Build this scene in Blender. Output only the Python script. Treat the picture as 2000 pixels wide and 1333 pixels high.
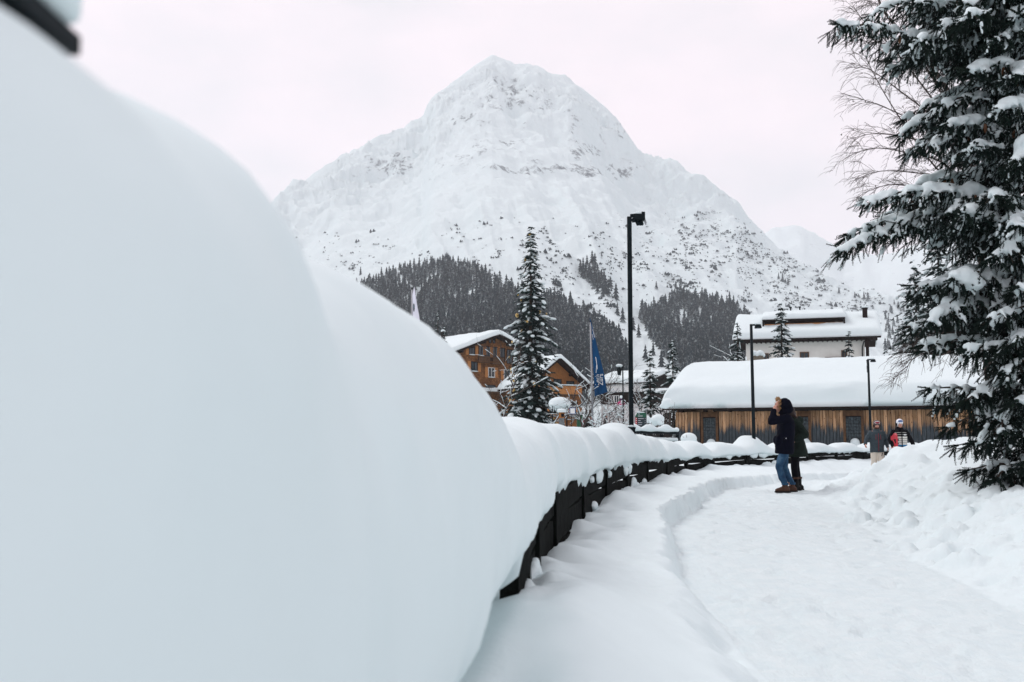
import bpy, bmesh, math, random
import numpy as np
from mathutils import Vector, Matrix, Euler

for _o in list(bpy.data.objects):
    bpy.data.objects.remove(_o, do_unlink=True)
SC = bpy.context.scene
COL = SC.collection
PI = math.pi
R = math.radians

# ------------------------------------------------------------------ camera
CAM_Z = 1.4
F_PX, CX, CY = 1944.4, 1000.0, 666.5
PITCH = math.atan(188.5 / F_PX)
cam_d = bpy.data.cameras.new('camera')
cam = bpy.data.objects.new('camera', cam_d)
COL.objects.link(cam)
cam.location = (0, 0, CAM_Z)
cam.rotation_euler = (PI / 2 + PITCH, 0, 0)
cam_d.lens = 35.0
cam_d.sensor_width = 36.0
cam_d.clip_start = 0.02
cam_d.clip_end = 30000
cam_d.dof.use_dof = True
cam_d.dof.focus_distance = 21.0
cam_d.dof.aperture_fstop = 3.5
SC.camera = cam


def at(x, y, Y):
    """world point at depth Y that the photograph shows at pixel (x, y) of 2000 x 1333"""
    u, v = (x - CX) / F_PX, (CY - y) / F_PX
    c, s = math.cos(PITCH), math.sin(PITCH)
    dy, dz = c - s * v, s + c * v
    k = Y / dy
    return Vector((u * k, Y, CAM_Z + dz * k))


# ------------------------------------------------------------------ sky and sun
SUN_EL, SUN_AZ = R(52), R(-48)          # azimuth measured from +Y towards +X
world = bpy.data.worlds.new('World')
SC.world = world
world.use_nodes = True
wn, wl = world.node_tree.nodes, world.node_tree.links
wn.clear()
w_out = wn.new('ShaderNodeOutputWorld')
w_bg = wn.new('ShaderNodeBackground')
w_bg.inputs['Strength'].default_value = 0.1
w_sky = wn.new('ShaderNodeTexSky')
w_sky.sky_type = 'NISHITA'
w_sky.sun_disc = False
w_sky.sun_elevation = SUN_EL
w_sky.sun_rotation = SUN_AZ
w_tc = wn.new('ShaderNodeTexCoord')
w_map = wn.new('ShaderNodeMapping')
w_map.inputs['Scale'].default_value = (1.0, 1.0, 2.2)
w_no = wn.new('ShaderNodeTexNoise')
w_no.inputs['Scale'].default_value = 2.6
w_no.inputs['Detail'].default_value = 5.0
w_no.inputs['Roughness'].default_value = 0.55
w_ramp = wn.new('ShaderNodeValToRGB')
w_ramp.color_ramp.elements[0].position = 0.34
w_ramp.color_ramp.elements[0].color = (0.885, 0.87, 0.91, 1)
w_ramp.color_ramp.elements[1].position = 0.60
w_ramp.color_ramp.elements[1].color = (1.125, 0.995, 1.045, 1)
w_sc = wn.new('ShaderNodeVectorMath')
w_sc.operation = 'SCALE'
w_sc.inputs['Scale'].default_value = 10.0
w_mix = wn.new('ShaderNodeMix')
w_mix.data_type = 'RGBA'
w_mix.inputs['Factor'].default_value = 0.94
wl.new(w_tc.outputs['Generated'], w_map.inputs['Vector'])
wl.new(w_map.outputs['Vector'], w_no.inputs['Vector'])
wl.new(w_no.outputs['Fac'], w_ramp.inputs['Fac'])
wl.new(w_ramp.outputs['Color'], w_sc.inputs[0])
wl.new(w_sky.outputs['Color'], w_mix.inputs['A'])
wl.new(w_sc.outputs['Vector'], w_mix.inputs['B'])
wl.new(w_mix.outputs['Result'], w_bg.inputs['Color'])
wl.new(w_bg.outputs['Background'], w_out.inputs['Surface'])

sun_d = bpy.data.lights.new('sun', 'SUN')
sun_d.energy = 1.3
sun_d.angle = R(22)
sun_d.color = (1.0, 0.965, 0.95)
sun = bpy.data.objects.new('sun', sun_d)
COL.objects.link(sun)
_sd = Vector((math.sin(SUN_AZ) * math.cos(SUN_EL), math.cos(SUN_AZ) * math.cos(SUN_EL), math.sin(SUN_EL)))
sun.rotation_euler = (-_sd).to_track_quat('-Z', 'Y').to_euler()

SC.view_settings.view_transform = 'Standard'
SC.view_settings.look = 'None'
SC.view_settings.exposure = 0.0
SC.view_settings.gamma = 1.0
SC.view_settings.use_curve_mapping = False
SC.render.engine = 'CYCLES'
SC.cycles.use_denoising = True
SC.cycles.max_bounces = 6
SC.cycles.diffuse_bounces = 4
SC.cycles.volume_bounces = 1
SC.cycles.transparent_max_bounces = 8
SC.cycles.caustics_reflective = False
SC.cycles.caustics_refractive = False


# ------------------------------------------------------------------ helpers
def tag(o, label=None, cat=None, group=None, kind=None):
    if label: o['label'] = label
    if cat: o['category'] = cat
    if group: o['group'] = group
    if kind: o['kind'] = kind
    return o


def thing(name, label, cat, loc=(0, 0, 0), rz=0.0, group=None):
    o = bpy.data.objects.new(name, None)
    COL.objects.link(o)
    o.location = loc
    o.rotation_euler = (0, 0, rz)
    o.empty_display_size = 0.2
    return tag(o, label, cat, group)


def link(name, me, parent=None, loc=None, rot=None):
    o = bpy.data.objects.new(name, me)
    COL.objects.link(o)
    if parent: o.parent = parent
    if loc is not None: o.location = loc
    if rot is not None: o.rotation_euler = rot
    return o


def copy_tree(o, parent=None):
    c = o.copy()
    COL.objects.link(c)
    c.parent = parent
    for ch in list(o.children):
        copy_tree(ch, c)
    return c


def np_mesh(name, V, Fc, mats=(), smooth=False):
    """mesh from an (n,3) array and an (m,3 or 4) integer array"""
    V = np.asarray(V, dtype=np.float32)
    Fc = np.asarray(Fc, dtype=np.int32)
    me = bpy.data.meshes.new(name)
    k = Fc.shape[1]
    me.vertices.add(len(V))
    me.vertices.foreach_set('co', V.ravel())
    me.loops.add(Fc.size)
    me.loops.foreach_set('vertex_index', Fc.ravel())
    me.polygons.add(len(Fc))
    me.polygons.foreach_set('loop_start', np.arange(0, Fc.size, k, dtype=np.int32))
    me.polygons.foreach_set('loop_total', np.full(len(Fc), k, dtype=np.int32))
    me.update(calc_edges=True)
    me.validate()
    for m in mats: me.materials.append(m)
    me.polygons.foreach_set('use_smooth', np.full(len(me.polygons), bool(smooth)))
    return me


class MB:
    """collects faces for one mesh"""
    def __init__(s):
        s.v, s.f, s.m = [], [], []

    def add(s, vs, fs, mi=0):
        b = len(s.v)
        s.v.extend([tuple(p) for p in vs])
        s.f.extend([tuple(i + b for i in f) for f in fs])
        s.m.extend([mi] * len(fs))
        return s

    def box(s, c, d, rot=None, mi=0, taper=1.0):
        hx, hy, hz = d[0] / 2, d[1] / 2, d[2] / 2
        ps = []
        for z in (-1, 1):
            t = taper if z > 0 else 1.0
            for x, y in ((-1, -1), (1, -1), (1, 1), (-1, 1)):
                p = Vector((x * hx * t, y * hy * t, z * hz))
                if rot is not None: p = rot @ p
                ps.append(p + Vector(c))
        return s.add(ps, [(3, 2, 1, 0), (4, 5, 6, 7), (0, 1, 5, 4), (1, 2, 6, 5), (2, 3, 7, 6), (3, 0, 4, 7)], mi)

    def bar(s, a, b, w, h, mi=0, up=(0, 0, 1)):
        a, b = Vector(a), Vector(b)
        d = (b - a).normalized()
        up = Vector(up)
        if abs(d.dot(up)) > .98: up = Vector((1, 0, 0))
        x = d.cross(up).normalized()
        z = x.cross(d).normalized()
        ps = [p + x * sx * w / 2 + z * sz * h / 2 for p in (a, b) for sx, sz in ((-1, -1), (1, -1), (1, 1), (-1, 1))]
        return s.add(ps, [(3, 2, 1, 0), (4, 5, 6, 7), (0, 1, 5, 4), (1, 2, 6, 5), (2, 3, 7, 6), (3, 0, 4, 7)], mi)

    def tube(s, pts, rad, n=6, mi=0, cap=True):
        pts = [Vector(p) for p in pts]
        if not hasattr(rad, '__len__'): rad = [rad] * len(pts)
        vs, fs = [], []
        up = Vector((0.13, 0.31, 1)).normalized()
        for i, p in enumerate(pts):
            d = (pts[min(i + 1, len(pts) - 1)] - pts[max(i - 1, 0)])
            d = d.normalized() if d.length > 1e-9 else Vector((0, 0, 1))
            u = up if abs(d.dot(up)) < .95 else Vector((1, 0, 0))
            x = d.cross(u).normalized()
            y = d.cross(x)
            for k in range(n):
                a = 2 * PI * k / n
                vs.append(p + (x * math.cos(a) + y * math.sin(a)) * rad[i])
        for i in range(len(pts) - 1):
            for k in range(n):
                a, b = i * n + k, i * n + (k + 1) % n
                fs.append((a, b, b + n, a + n))
        if cap:
            fs.append(tuple(range(n - 1, -1, -1)))
            fs.append(tuple(range((len(pts) - 1) * n, len(pts) * n)))
        return s.add(vs, fs, mi)

    def ell(s, c, r, n=10, m=6, rot=None, mi=0):
        if not hasattr(r, '__len__'): r = (r, r, r)
        vs, fs = [], []
        for j in range(1, m):
            th = PI * j / m
            for k in range(n):
                a = 2 * PI * k / n
                vs.append(Vector((r[0] * math.sin(th) * math.cos(a), r[1] * math.sin(th) * math.sin(a), r[2] * math.cos(th))))
        vs += [Vector((0, 0, r[2])), Vector((0, 0, -r[2]))]
        T, B = len(vs) - 2, len(vs) - 1
        for j in range(m - 2):
            for k in range(n):
                a, b = j * n + k, j * n + (k + 1) % n
                fs.append((a, a + n, b + n, b))
        for k in range(n):
            fs.append((T, k, (k + 1) % n))
            fs.append((B, (m - 2) * n + (k + 1) % n, (m - 2) * n + k))
        c = Vector(c)
        vs = [(rot @ p if rot is not None else p) + c for p in vs]
        return s.add(vs, fs, mi)

    def cap(s, a, b, ra, rb, n=10):
        """tapered capsule"""
        a, b = Vector(a), Vector(b)
        d = b - a
        L = d.length
        d = d / L if L > 1e-9 else Vector((0, 0, 1))
        pts, rad = [], []
        for t in (90, 60, 30):
            pts.append(a - d * ra * math.sin(R(t))); rad.append(max(ra * math.cos(R(t)), ra * .05))
        pts += [a, b]; rad += [ra, rb]
        for t in (30, 60, 90):
            pts.append(b + d * rb * math.sin(R(t))); rad.append(max(rb * math.cos(R(t)), rb * .05))
        return s.tube(pts, rad, n)

    def loft(s, secs, n=16, mi=0):
        """closed loft through horizontal ellipses (center, rx, ry)"""
        vs, fs = [], []
        for c, rx, ry in secs:
            for k in range(n):
                a = 2 * PI * k / n
                vs.append((c[0] + rx * math.cos(a), c[1] + ry * math.sin(a), c[2]))
        for i in range(len(secs) - 1):
            for k in range(n):
                a, b = i * n + k, i * n + (k + 1) % n
                fs.append((a, b, b + n, a + n))
        fs.append(tuple(range(n - 1, -1, -1)))
        fs.append(tuple(range((len(secs) - 1) * n, len(secs) * n)))
        return s.add(vs, fs, mi)

    def prism(s, poly, a, b, mi=0):
        """poly: list of 3D points, extruded by the vector a -> b offsets"""
        n = len(poly)
        a, b = Vector(a), Vector(b)
        vs = [Vector(p) + a for p in poly] + [Vector(p) + b for p in poly]
        fs = [tuple(range(n - 1, -1, -1)), tuple(range(n, 2 * n))]
        for i in range(n):
            j = (i + 1) % n
            fs.append((i, j, j + n, i + n))
        return s.add(vs, fs, mi)

    def mesh(s, name, mats, smooth=False):
        me = bpy.data.meshes.new(name)
        me.from_pydata(s.v, [], s.f)
        if not isinstance(mats, (list, tuple)): mats = [mats]
        for m in mats: me.materials.append(m)
        if len(mats) > 1: me.polygons.foreach_set('material_index', s.m)
        me.polygons.foreach_set('use_smooth', np.full(len(me.polygons), bool(smooth)))
        bm = bmesh.new(); bm.from_mesh(me)
        bmesh.ops.recalc_face_normals(bm, faces=bm.faces)
        bm.to_mesh(me); bm.free()
        me.update()
        return me

    def build(s, name, mats, parent=None, smooth=False, loc=None, rot=None):
        return link(name, s.mesh(name, mats, smooth), parent, loc, rot)

    def blob(s, name, mats, parent=None, voxel=.01, smooth=4, loc=None, disp=None):
        """union of everything collected as one continuous skin"""
        me = bpy.data.meshes.new(name)
        me.from_pydata(s.v, [], s.f)
        return blob_from(me, name, mats, parent, voxel, smooth, loc, disp)


def blob_from(me, name, mats, parent=None, voxel=.01, smooth=4, loc=None, disp=None):
    t = bpy.data.objects.new('tmp', me)
    COL.objects.link(t)
    m = t.modifiers.new('r', 'REMESH'); m.mode = 'VOXEL'; m.voxel_size = voxel
    if smooth:
        m = t.modifiers.new('s', 'SMOOTH'); m.factor = .5; m.iterations = smooth
    dg = bpy.context.evaluated_depsgraph_get()
    out = bpy.data.meshes.new_from_object(t.evaluated_get(dg), preserve_all_data_layers=False, depsgraph=dg)
    bpy.data.objects.remove(t, do_unlink=True)
    bpy.data.meshes.remove(me)
    out.name = name
    if disp is not None:
        n = len(out.vertices)
        co = np.empty(n * 3, np.float32); out.vertices.foreach_get('co', co)
        no = np.empty(n * 3, np.float32); out.vertices.foreach_get('normal', no)
        co = co.reshape(-1, 3); no = no.reshape(-1, 3)
        co = disp(co, no)
        out.vertices.foreach_set('co', co.astype(np.float32).ravel())
        out.update()
    out.materials.clear()
    if not isinstance(mats, (list, tuple)): mats = [mats]
    for mm in mats: out.materials.append(mm)
    out.polygons.foreach_set('use_smooth', np.ones(len(out.polygons), bool))
    return link(name, out, parent, loc)


# numpy noise -------------------------------------------------------------
_rs = np.random.RandomState(7)
_TAB = _rs.rand(256, 256).astype(np.float64)
_TAB3 = _rs.rand(64, 64, 64)


def vnoise(x, y):
    xi, yi = np.floor(x).astype(int), np.floor(y).astype(int)
    fx, fy = x - xi, y - yi
    fx = fx * fx * fx * (fx * (fx * 6 - 15) + 10); fy = fy * fy * fy * (fy * (fy * 6 - 15) + 10)
    a = _TAB[xi & 255, yi & 255]; b = _TAB[(xi + 1) & 255, yi & 255]
    c = _TAB[xi & 255, (yi + 1) & 255]; d = _TAB[(xi + 1) & 255, (yi + 1) & 255]
    return (a + (b - a) * fx + (c - a) * fy + (a - b - c + d) * fx * fy) * 2 - 1


def fbm(x, y, octv=5, gain=.5, lac=2.03):
    s, a = 0.0, 1.0
    for i in range(octv):
        s = s + a * vnoise(x + 17.3 * i, y - 9.1 * i)
        x = x * lac * .96 - y * lac * .28; y = x * .28 + y * lac * .96
        a *= gain
    return s


def ridged(x, y, octv=5, gain=.5, lac=2.05):
    s, a = 0.0, 1.0
    for i in range(octv):
        s = s + a * (1 - 2 * np.abs(vnoise(x + 31.7 * i, y + 5.3 * i)))
        x, y = x * lac + .3 * y, y * lac - .3 * x
        a *= gain
    return s


def noise3(p):
    q = np.floor(p).astype(int); f = p - q
    f = f * f * (3 - 2 * f)
    s = 0
    for dx in (0, 1):
        for dy in (0, 1):
            for dz in (0, 1):
                w = (f[:, 0] if dx else 1 - f[:, 0]) * (f[:, 1] if dy else 1 - f[:, 1]) * (f[:, 2] if dz else 1 - f[:, 2])
                s = s + w * _TAB3[(q[:, 0] + dx) & 63, (q[:, 1] + dy) & 63, (q[:, 2] + dz) & 63]
    return s * 2 - 1


def sstep(a, b, x):
    t = np.clip((x - a) / (b - a), 0, 1)
    return t * t * (3 - 2 * t)


def lerp_tab(x, tab):
    return np.interp(x, [t[0] for t in tab], [t[1] for t in tab])


def grid_faces(nu, nv):
    i = np.arange(nu - 1)[:, None] * nv + np.arange(nv - 1)[None, :]
    return np.stack([i, i + nv, i + nv + 1, i + 1], -1).reshape(-1, 4)
# ------------------------------------------------------------------ materials
def mat(name, base=(.5, .5, .5), rough=.7, spec=.3, metal=0.0):
    m = bpy.data.materials.new(name)
    m.use_nodes = True
    b = m.node_tree.nodes['Principled BSDF']
    b.inputs['Base Color'].default_value = (*base, 1)
    b.inputs['Roughness'].default_value = rough
    b.inputs['Specular IOR Level'].default_value = spec
    b.inputs['Metallic'].default_value = metal
    return m, m.node_tree.nodes, m.node_tree.links, b


def _noise(n, l, scale, detail=4, rough=.55, vec=None, dist=0.0):
    t = n.new('ShaderNodeTexNoise')
    t.inputs['Scale'].default_value = scale
    t.inputs['Detail'].default_value = detail
    t.inputs['Roughness'].default_value = rough
    t.inputs['Distortion'].default_value = dist
    if vec is not None: l.new(vec, t.inputs['Vector'])
    return t


def _ramp(n, l, fac, stops, interp='LINEAR'):
    r = n.new('ShaderNodeValToRGB')
    r.color_ramp.interpolation = interp
    e = r.color_ramp.elements
    while len(e) < len(stops): e.new(.5)
    for k, (p, c) in enumerate(stops):
        e[k].position = p
        e[k].color = (*c, 1) if len(c) == 3 else c
    l.new(fac, r.inputs['Fac'])
    return r


def _math(n, l, op, a, b=None, clamp=False):
    m = n.new('ShaderNodeMath')
    m.operation = op
    m.use_clamp = clamp
    for i, v in enumerate((a, b)):
        if v is None: continue
        if isinstance(v, (int, float)): m.inputs[i].default_value = v
        else: l.new(v, m.inputs[i])
    return m.outputs[0]


def _mix(n, l, fac, a, b):
    m = n.new('ShaderNodeMix')
    m.data_type = 'RGBA'
    for key, v in (('Factor', fac), ('A', a), ('B', b)):
        if isinstance(v, (int, float)): m.inputs[key].default_value = v
        elif isinstance(v, tuple): m.inputs[key].default_value = (*v, 1)
        else: l.new(v, m.inputs[key])
    return m.outputs['Result']


def _bump(n, l, b, h, strength=.3, dist=.02):
    k = n.new('ShaderNodeBump')
    k.inputs['Strength'].default_value = strength
    k.inputs['Distance'].default_value = dist
    l.new(h, k.inputs['Height'])
    l.new(k.outputs['Normal'], b.inputs['Normal'])


def _coord(n, which='Object', scale=None, l=None):
    t = n.new('ShaderNodeTexCoord').outputs[which]
    if scale is None: return t
    mp = n.new('ShaderNodeMapping')
    mp.inputs['Scale'].default_value = scale
    l.new(t, mp.inputs['Vector'])
    return mp.outputs['Vector']


SNOW = (.69, .785, .80)


def snow_mat(name, c=SNOW, fine=60, fine_s=.12, mid=6, mid_d=.02, rough=.75):
    m, n, l, b = mat(name, c, rough, .15)
    co = _coord(n)
    a = _noise(n, l, mid, 5, .6, co)
    f = _noise(n, l, fine, 3, .6, co)
    h = _math(n, l, 'ADD', a.outputs['Fac'], _math(n, l, 'MULTIPLY', f.outputs['Fac'], .35))
    _bump(n, l, b, h, fine_s, mid_d)
    r = _ramp(n, l, a.outputs['Fac'], [(.3, tuple(x * .985 for x in c)), (.7, tuple(min(x * 1.01, .97) for x in c))])
    l.new(r.outputs['Color'], b.inputs['Base Color'])
    return m


M = {}
M['snow'] = snow_mat('snow', fine=55, fine_s=.25, mid=5, mid_d=.03)
M['snow_soft'] = snow_mat('soft_snow', fine=90, fine_s=.10, mid=3, mid_d=.02)
M['snow_bed'] = snow_mat('settled_snow', fine=30, fine_s=.2, mid=2.5, mid_d=.05)

# packed path snow: scuffed and streaked along the walking direction
m, n, l, b = mat('packed_snow', SNOW, .7, .2)
co = _coord(n, 'Object')
mp = n.new('ShaderNodeMapping'); mp.inputs['Rotation'].default_value = (0, 0, R(-22)); mp.inputs['Scale'].default_value = (9, 1.6, 6)
l.new(co, mp.inputs['Vector'])
a1 = _noise(n, l, 2.2, 6, .65, mp.outputs['Vector'], .6)
a2 = _noise(n, l, 34, 4, .7, co)
a3 = _noise(n, l, 5.5, 5, .7, co, .8)
h = _math(n, l, 'ADD', _math(n, l, 'MULTIPLY', a1.outputs['Fac'], .8), _math(n, l, 'ADD', _math(n, l, 'MULTIPLY', a2.outputs['Fac'], .5), a3.outputs['Fac']))
_bump(n, l, b, h, .5, .04)
r = _ramp(n, l, a3.outputs['Fac'], [(.28, (.63, .735, .76)), (.5, (.675, .77, .785)), (.72, (.715, .795, .805))])
l.new(r.outputs['Color'], b.inputs['Base Color'])
M['path'] = m

# mountain: snow with rock showing through; the amount of bare rock is a mesh attribute
m, n, l, b = mat('mountain_snow_and_rock', SNOW, .8, .1)
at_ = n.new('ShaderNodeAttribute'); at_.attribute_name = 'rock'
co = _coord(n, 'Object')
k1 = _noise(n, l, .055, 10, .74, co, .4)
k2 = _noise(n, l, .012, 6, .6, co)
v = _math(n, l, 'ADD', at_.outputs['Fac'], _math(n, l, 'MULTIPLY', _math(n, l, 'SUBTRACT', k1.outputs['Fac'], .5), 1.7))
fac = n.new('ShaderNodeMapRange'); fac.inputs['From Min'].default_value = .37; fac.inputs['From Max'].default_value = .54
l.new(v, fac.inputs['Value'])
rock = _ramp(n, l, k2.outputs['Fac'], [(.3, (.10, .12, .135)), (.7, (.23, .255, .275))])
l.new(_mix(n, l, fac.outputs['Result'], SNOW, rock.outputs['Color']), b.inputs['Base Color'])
_bump(n, l, b, k1.outputs['Fac'], .5, 8.0)
M['mountain'] = m


def snowy(name, base, lo, hi, nscale, rough=.8, amount=.35, var=.3):
    """a surface whose upward faces carry snow"""
    m, n, l, b = mat(name, base, rough, .15)
    g = n.new('ShaderNodeNewGeometry')
    sep = n.new('ShaderNodeSeparateXYZ'); l.new(g.outputs['True Normal'], sep.inputs[0])
    z = _math(n, l, 'ABSOLUTE', sep.outputs['Z'])
    co = _coord(n, 'Object')
    no = _noise(n, l, nscale, 4, .65, co)
    v = _math(n, l, 'ADD', z, _math(n, l, 'MULTIPLY', _math(n, l, 'SUBTRACT', no.outputs['Fac'], .5), amount * 3))
    f = n.new('ShaderNodeMapRange'); f.inputs['From Min'].default_value = lo; f.inputs['From Max'].default_value = hi
    l.new(v, f.inputs['Value'])
    n2 = _noise(n, l, nscale * .6, 2, .5, co)
    dark = _ramp(n, l, n2.outputs['Fac'], [(.35, tuple(x * (1 - var) for x in base)), (.65, tuple(x * (1 + var) for x in base))])
    l.new(_mix(n, l, f.outputs['Result'], dark.outputs['Color'], SNOW), b.inputs['Base Color'])
    return m


M['forest'] = snowy('forest_needles', (.0004, .011, .018), .26, 1.0, .8, amount=.50)
M['shrub'] = snowy('mountain_pine', (.010, .022, .030), .95, 1.3, .5, amount=.25)
M['conifer'] = snowy('conifer_needles', (.010, .024, .022), .95, 1.45, 3.0, amount=.35)


def plain(key, name, base, rough=.75, spec=.25, nscale=8, var=.18, bump=.15, bd=.01, metal=0.0, stretch=None):
    m, n, l, b = mat(name, base, rough, spec, metal)
    co = _coord(n, 'Object', stretch, l) if stretch else _coord(n, 'Object')
    a = _noise(n, l, nscale, 5, .6, co)
    r = _ramp(n, l, a.outputs['Fac'], [(.3, tuple(x * (1 - var) for x in base)), (.7, tuple(min(1, x * (1 + var)) for x in base))])
    l.new(r.outputs['Color'], b.inputs['Base Color'])
    if bump: _bump(n, l, b, a.outputs['Fac'], bump, bd)
    M[key] = m
    return m


# spruce needles in front: each shoot a slightly different green
m, n, l, b = mat('spruce_needles', (.02, .035, .025), .7, .08)
a = n.new('ShaderNodeAttribute'); a.attribute_name = 'tone'
r = _ramp(n, l, a.outputs['Fac'], [(0, (.004, .010, .010)), (.55, (.010, .020, .016)), (.9, (.020, .032, .022)), (1, (.032, .038, .024))])
l.new(r.outputs['Color'], b.inputs['Base Color'])
M['needles'] = m
plain('bark', 'bark', (.055, .042, .034), .9, .1, 14, .4, .6, .02)
plain('birch_bark', 'birch_bark', (.075, .06, .055), .85, .1, 9, .35, .3, .01)
plain('cone', 'spruce_cone', (.13, .065, .035), .8, .15, 60, .4, .5, .004)
plain('black_metal', 'black_painted_metal', (.004, .009, .012), .6, .12, 20, .2, .05)
plain('grey_metal', 'brushed_grey_metal', (.30, .31, .33), .45, .5, 20, .1, .05, metal=.6)
plain('dark_wood', 'dark_stained_wood', (.016, .010, .009), .8, .08, 6, .4, .3, .01, stretch=(1, 8, 8))
plain('fence_wood', 'wet_mossy_fence_wood', (.0045, .0055, .005), .85, .04, 7, .7, 1.0, .03)
plain('plaster', 'white_plaster', (.70, .70, .66), .9, .1, 3, .04, .1, .01)
plain('grey_plaster', 'pale_plaster', (.62, .62, .62), .9, .1, 3, .06, .1, .01)
plain('chalet_wood', 'orange_larch_wood', (.30, .125, .040), .8, .15, 5, .3, .2, .01, stretch=(7, 7, 1))
plain('shutter_wood', 'fresh_orange_wood', (.42, .185, .062), .75, .2, 5, .2, .2, .01, stretch=(7, 7, 1))
plain('brown_wood', 'brown_weathered_wood', (.10, .055, .03), .8, .15, 6, .35, .3, .01)
plain('grey_wood', 'grey_weathered_wood', (.16, .14, .11), .85, .1, 7, .35, .4, .01, stretch=(6, 6, 1))
plain('white_paint', 'white_painted_wood', (.74, .75, .74), .6, .3, 6, .04, 0)
plain('barn_shingle', 'grey_barn_shingles', (.055, .070, .078), .85, .12, 9, .6, .4, .02)
plain('stone', 'grey_stone', (.14, .155, .16), .9, .15, 9, .3, .4, .02)
plain('green_sign', 'green_sign_face', (.004, .075, .042), .45, .4, 4, .08, 0)
plain('dark_sign', 'dark_sign_face', (.008, .020, .026), .45, .4, 4, .08, 0)
plain('red_sign', 'red_sign_face', (.38, .015, .02), .45, .4, 4, .08, 0)
plain('print_white', 'white_print', (.78, .80, .80), .6, .3, 4, .03, 0)
plain('print_grey', 'grey_print', (.40, .42, .46), .6, .3, 4, .05, 0)
plain('blue_paint', 'blue_paint', (.02, .085, .22), .5, .4, 4, .08, 0)
plain('flag_blue', 'blue_flag_cloth', (.002, .048, .135), .75, .15, 3, .18, .1)
plain('flag_white', 'white_flag_cloth', (.74, .75, .84), .75, .15, 3, .04, .1)
plain('pink', 'magenta_cloth', (.46, .008, .14), .7, .2, 6, .15, .1)
plain('purple', 'dark_purple_cloth', (.05, .012, .06), .7, .2, 6, .15, .1)
plain('bin_green', 'green_bin_plastic', (.012, .10, .045), .5, .4, 4, .1, 0)
plain('bauble', 'yellow_bauble', (.55, .36, .10), .35, .5, 4, .15, 0)
plain('skin', 'skin', (.48, .25, .185), .55, .35, 20, .08, .05, .002)
plain('hair_blond', 'sandy_fur', (.40, .25, .12), .8, .2, 60, .35, .8, .01)
plain('hair_dark', 'dark_brown_hair', (.025, .014, .012), .6, .3, 40, .4, .5, .01)
plain('beard', 'brown_beard', (.06, .03, .02), .8, .2, 60, .4, .6, .005)
plain('navy', 'navy_parka_cloth', (.0022, .003, .009), .85, .06, 18, .25, .35, .01)
plain('olive', 'dark_green_parka_cloth', (.012, .019, .016), .85, .06, 14, .25, .35, .01)
plain('black_cloth', 'black_cloth', (.005, .005, .007), .85, .06, 20, .3, .25, .008)
plain('grey_cloth', 'slate_jacket_cloth', (.036, .052, .062), .8, .2, 16, .2, .3, .01)
plain('cream', 'cream_trousers_cloth', (.60, .54, .46), .8, .15, 14, .1, .3, .01)
plain('red_trim', 'dark_red_zip', (.17, .018, .03), .6, .3, 10, .1, 0)
plain('brown_leather', 'brown_boot_leather', (.06, .024, .013), .65, .3, 24, .35, .3, .006)
plain('dark_rubber', 'dark_rubber', (.012, .012, .012), .8, .2, 20, .2, .1)
plain('red_board', 'red_snowboard_top', (.48, .012, .03), .3, .5, 4, .12, 0)
plain('teal_board', 'teal_snowboard_base', (.05, .11, .14), .35, .5, 4, .2, 0)
plain('helmet_white', 'white_helmet_shell', (.72, .75, .80), .3, .5, 4, .03, 0)
plain('helmet_dark', 'dark_helmet_shell', (.07, .045, .045), .4, .4, 4, .1, 0)
plain('goggle_red', 'red_goggle_lens', (.22, .012, .03), .12, .6, 4, .15, 0)
plain('goggle_blue', 'blue_goggle_lens', (.03, .09, .28), .12, .6, 4, .15, 0)
plain('sole', 'boot_sole', (.015, .013, .012), .8, .2, 20, .2, .1)
plain('eye', 'eye', (.03, .02, .018), .3, .5, 4, .05, 0)
plain('lip', 'lips', (.40, .14, .12), .5, .35, 4, .05, 0)
plain('red_cloth', 'red_trousers_cloth', (.42, .012, .025), .75, .2, 10, .15, .1)

# denim with worn lighter thighs
m, n, l, b = mat('blue_jeans', (.03, .085, .16), .85, .15)
co = _coord(n)
a = _noise(n, l, 5, 4, .6, co); f = _noise(n, l, 110, 2, .5, co)
r = _ramp(n, l, a.outputs['Fac'], [(.32, (.010, .030, .068)), (.55, (.026, .072, .135)), (.72, (.085, .16, .245))])
l.new(r.outputs['Color'], b.inputs['Base Color']); _bump(n, l, b, a.outputs['Fac'], .5, .03)
M['jeans'] = m

# striped vest: bands by height above the wearer's feet
m, n, l, b = mat('striped_vest_cloth', (.5, .5, .5), .8, .15)
sep = n.new('ShaderNodeSeparateXYZ'); l.new(_coord(n), sep.inputs[0])
mr = n.new('ShaderNodeMapRange'); mr.inputs['From Min'].default_value = .80; mr.inputs['From Max'].default_value = 1.60
l.new(sep.outputs['Z'], mr.inputs['Value'])
K, W, B1, B2 = (.008, .008, .010), (.62, .62, .58), (.02, .15, .32), (.01, .055, .12)
st = [(0, B1), (.08, B2), (.12, B1), (.19, B2), (.22, B1), (.285, W), (.345, K), (.365, W), (.425, K), (.445, W), (.505, K), (.525, W), (.60, K), (.66, (.30, .30, .28)), (.685, K), (.74, (.30, .30, .28)), (.765, K), (.82, (.22, .22, .2)), (.835, K)]
r = _ramp(n, l, mr.outputs['Result'], st, 'CONSTANT')
l.new(r.outputs['Color'], b.inputs['Base Color'])
a = _noise(n, l, 14, 3, .5, _coord(n)); _bump(n, l, b, a.outputs['Fac'], .3, .01)
M['vest'] = m

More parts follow.
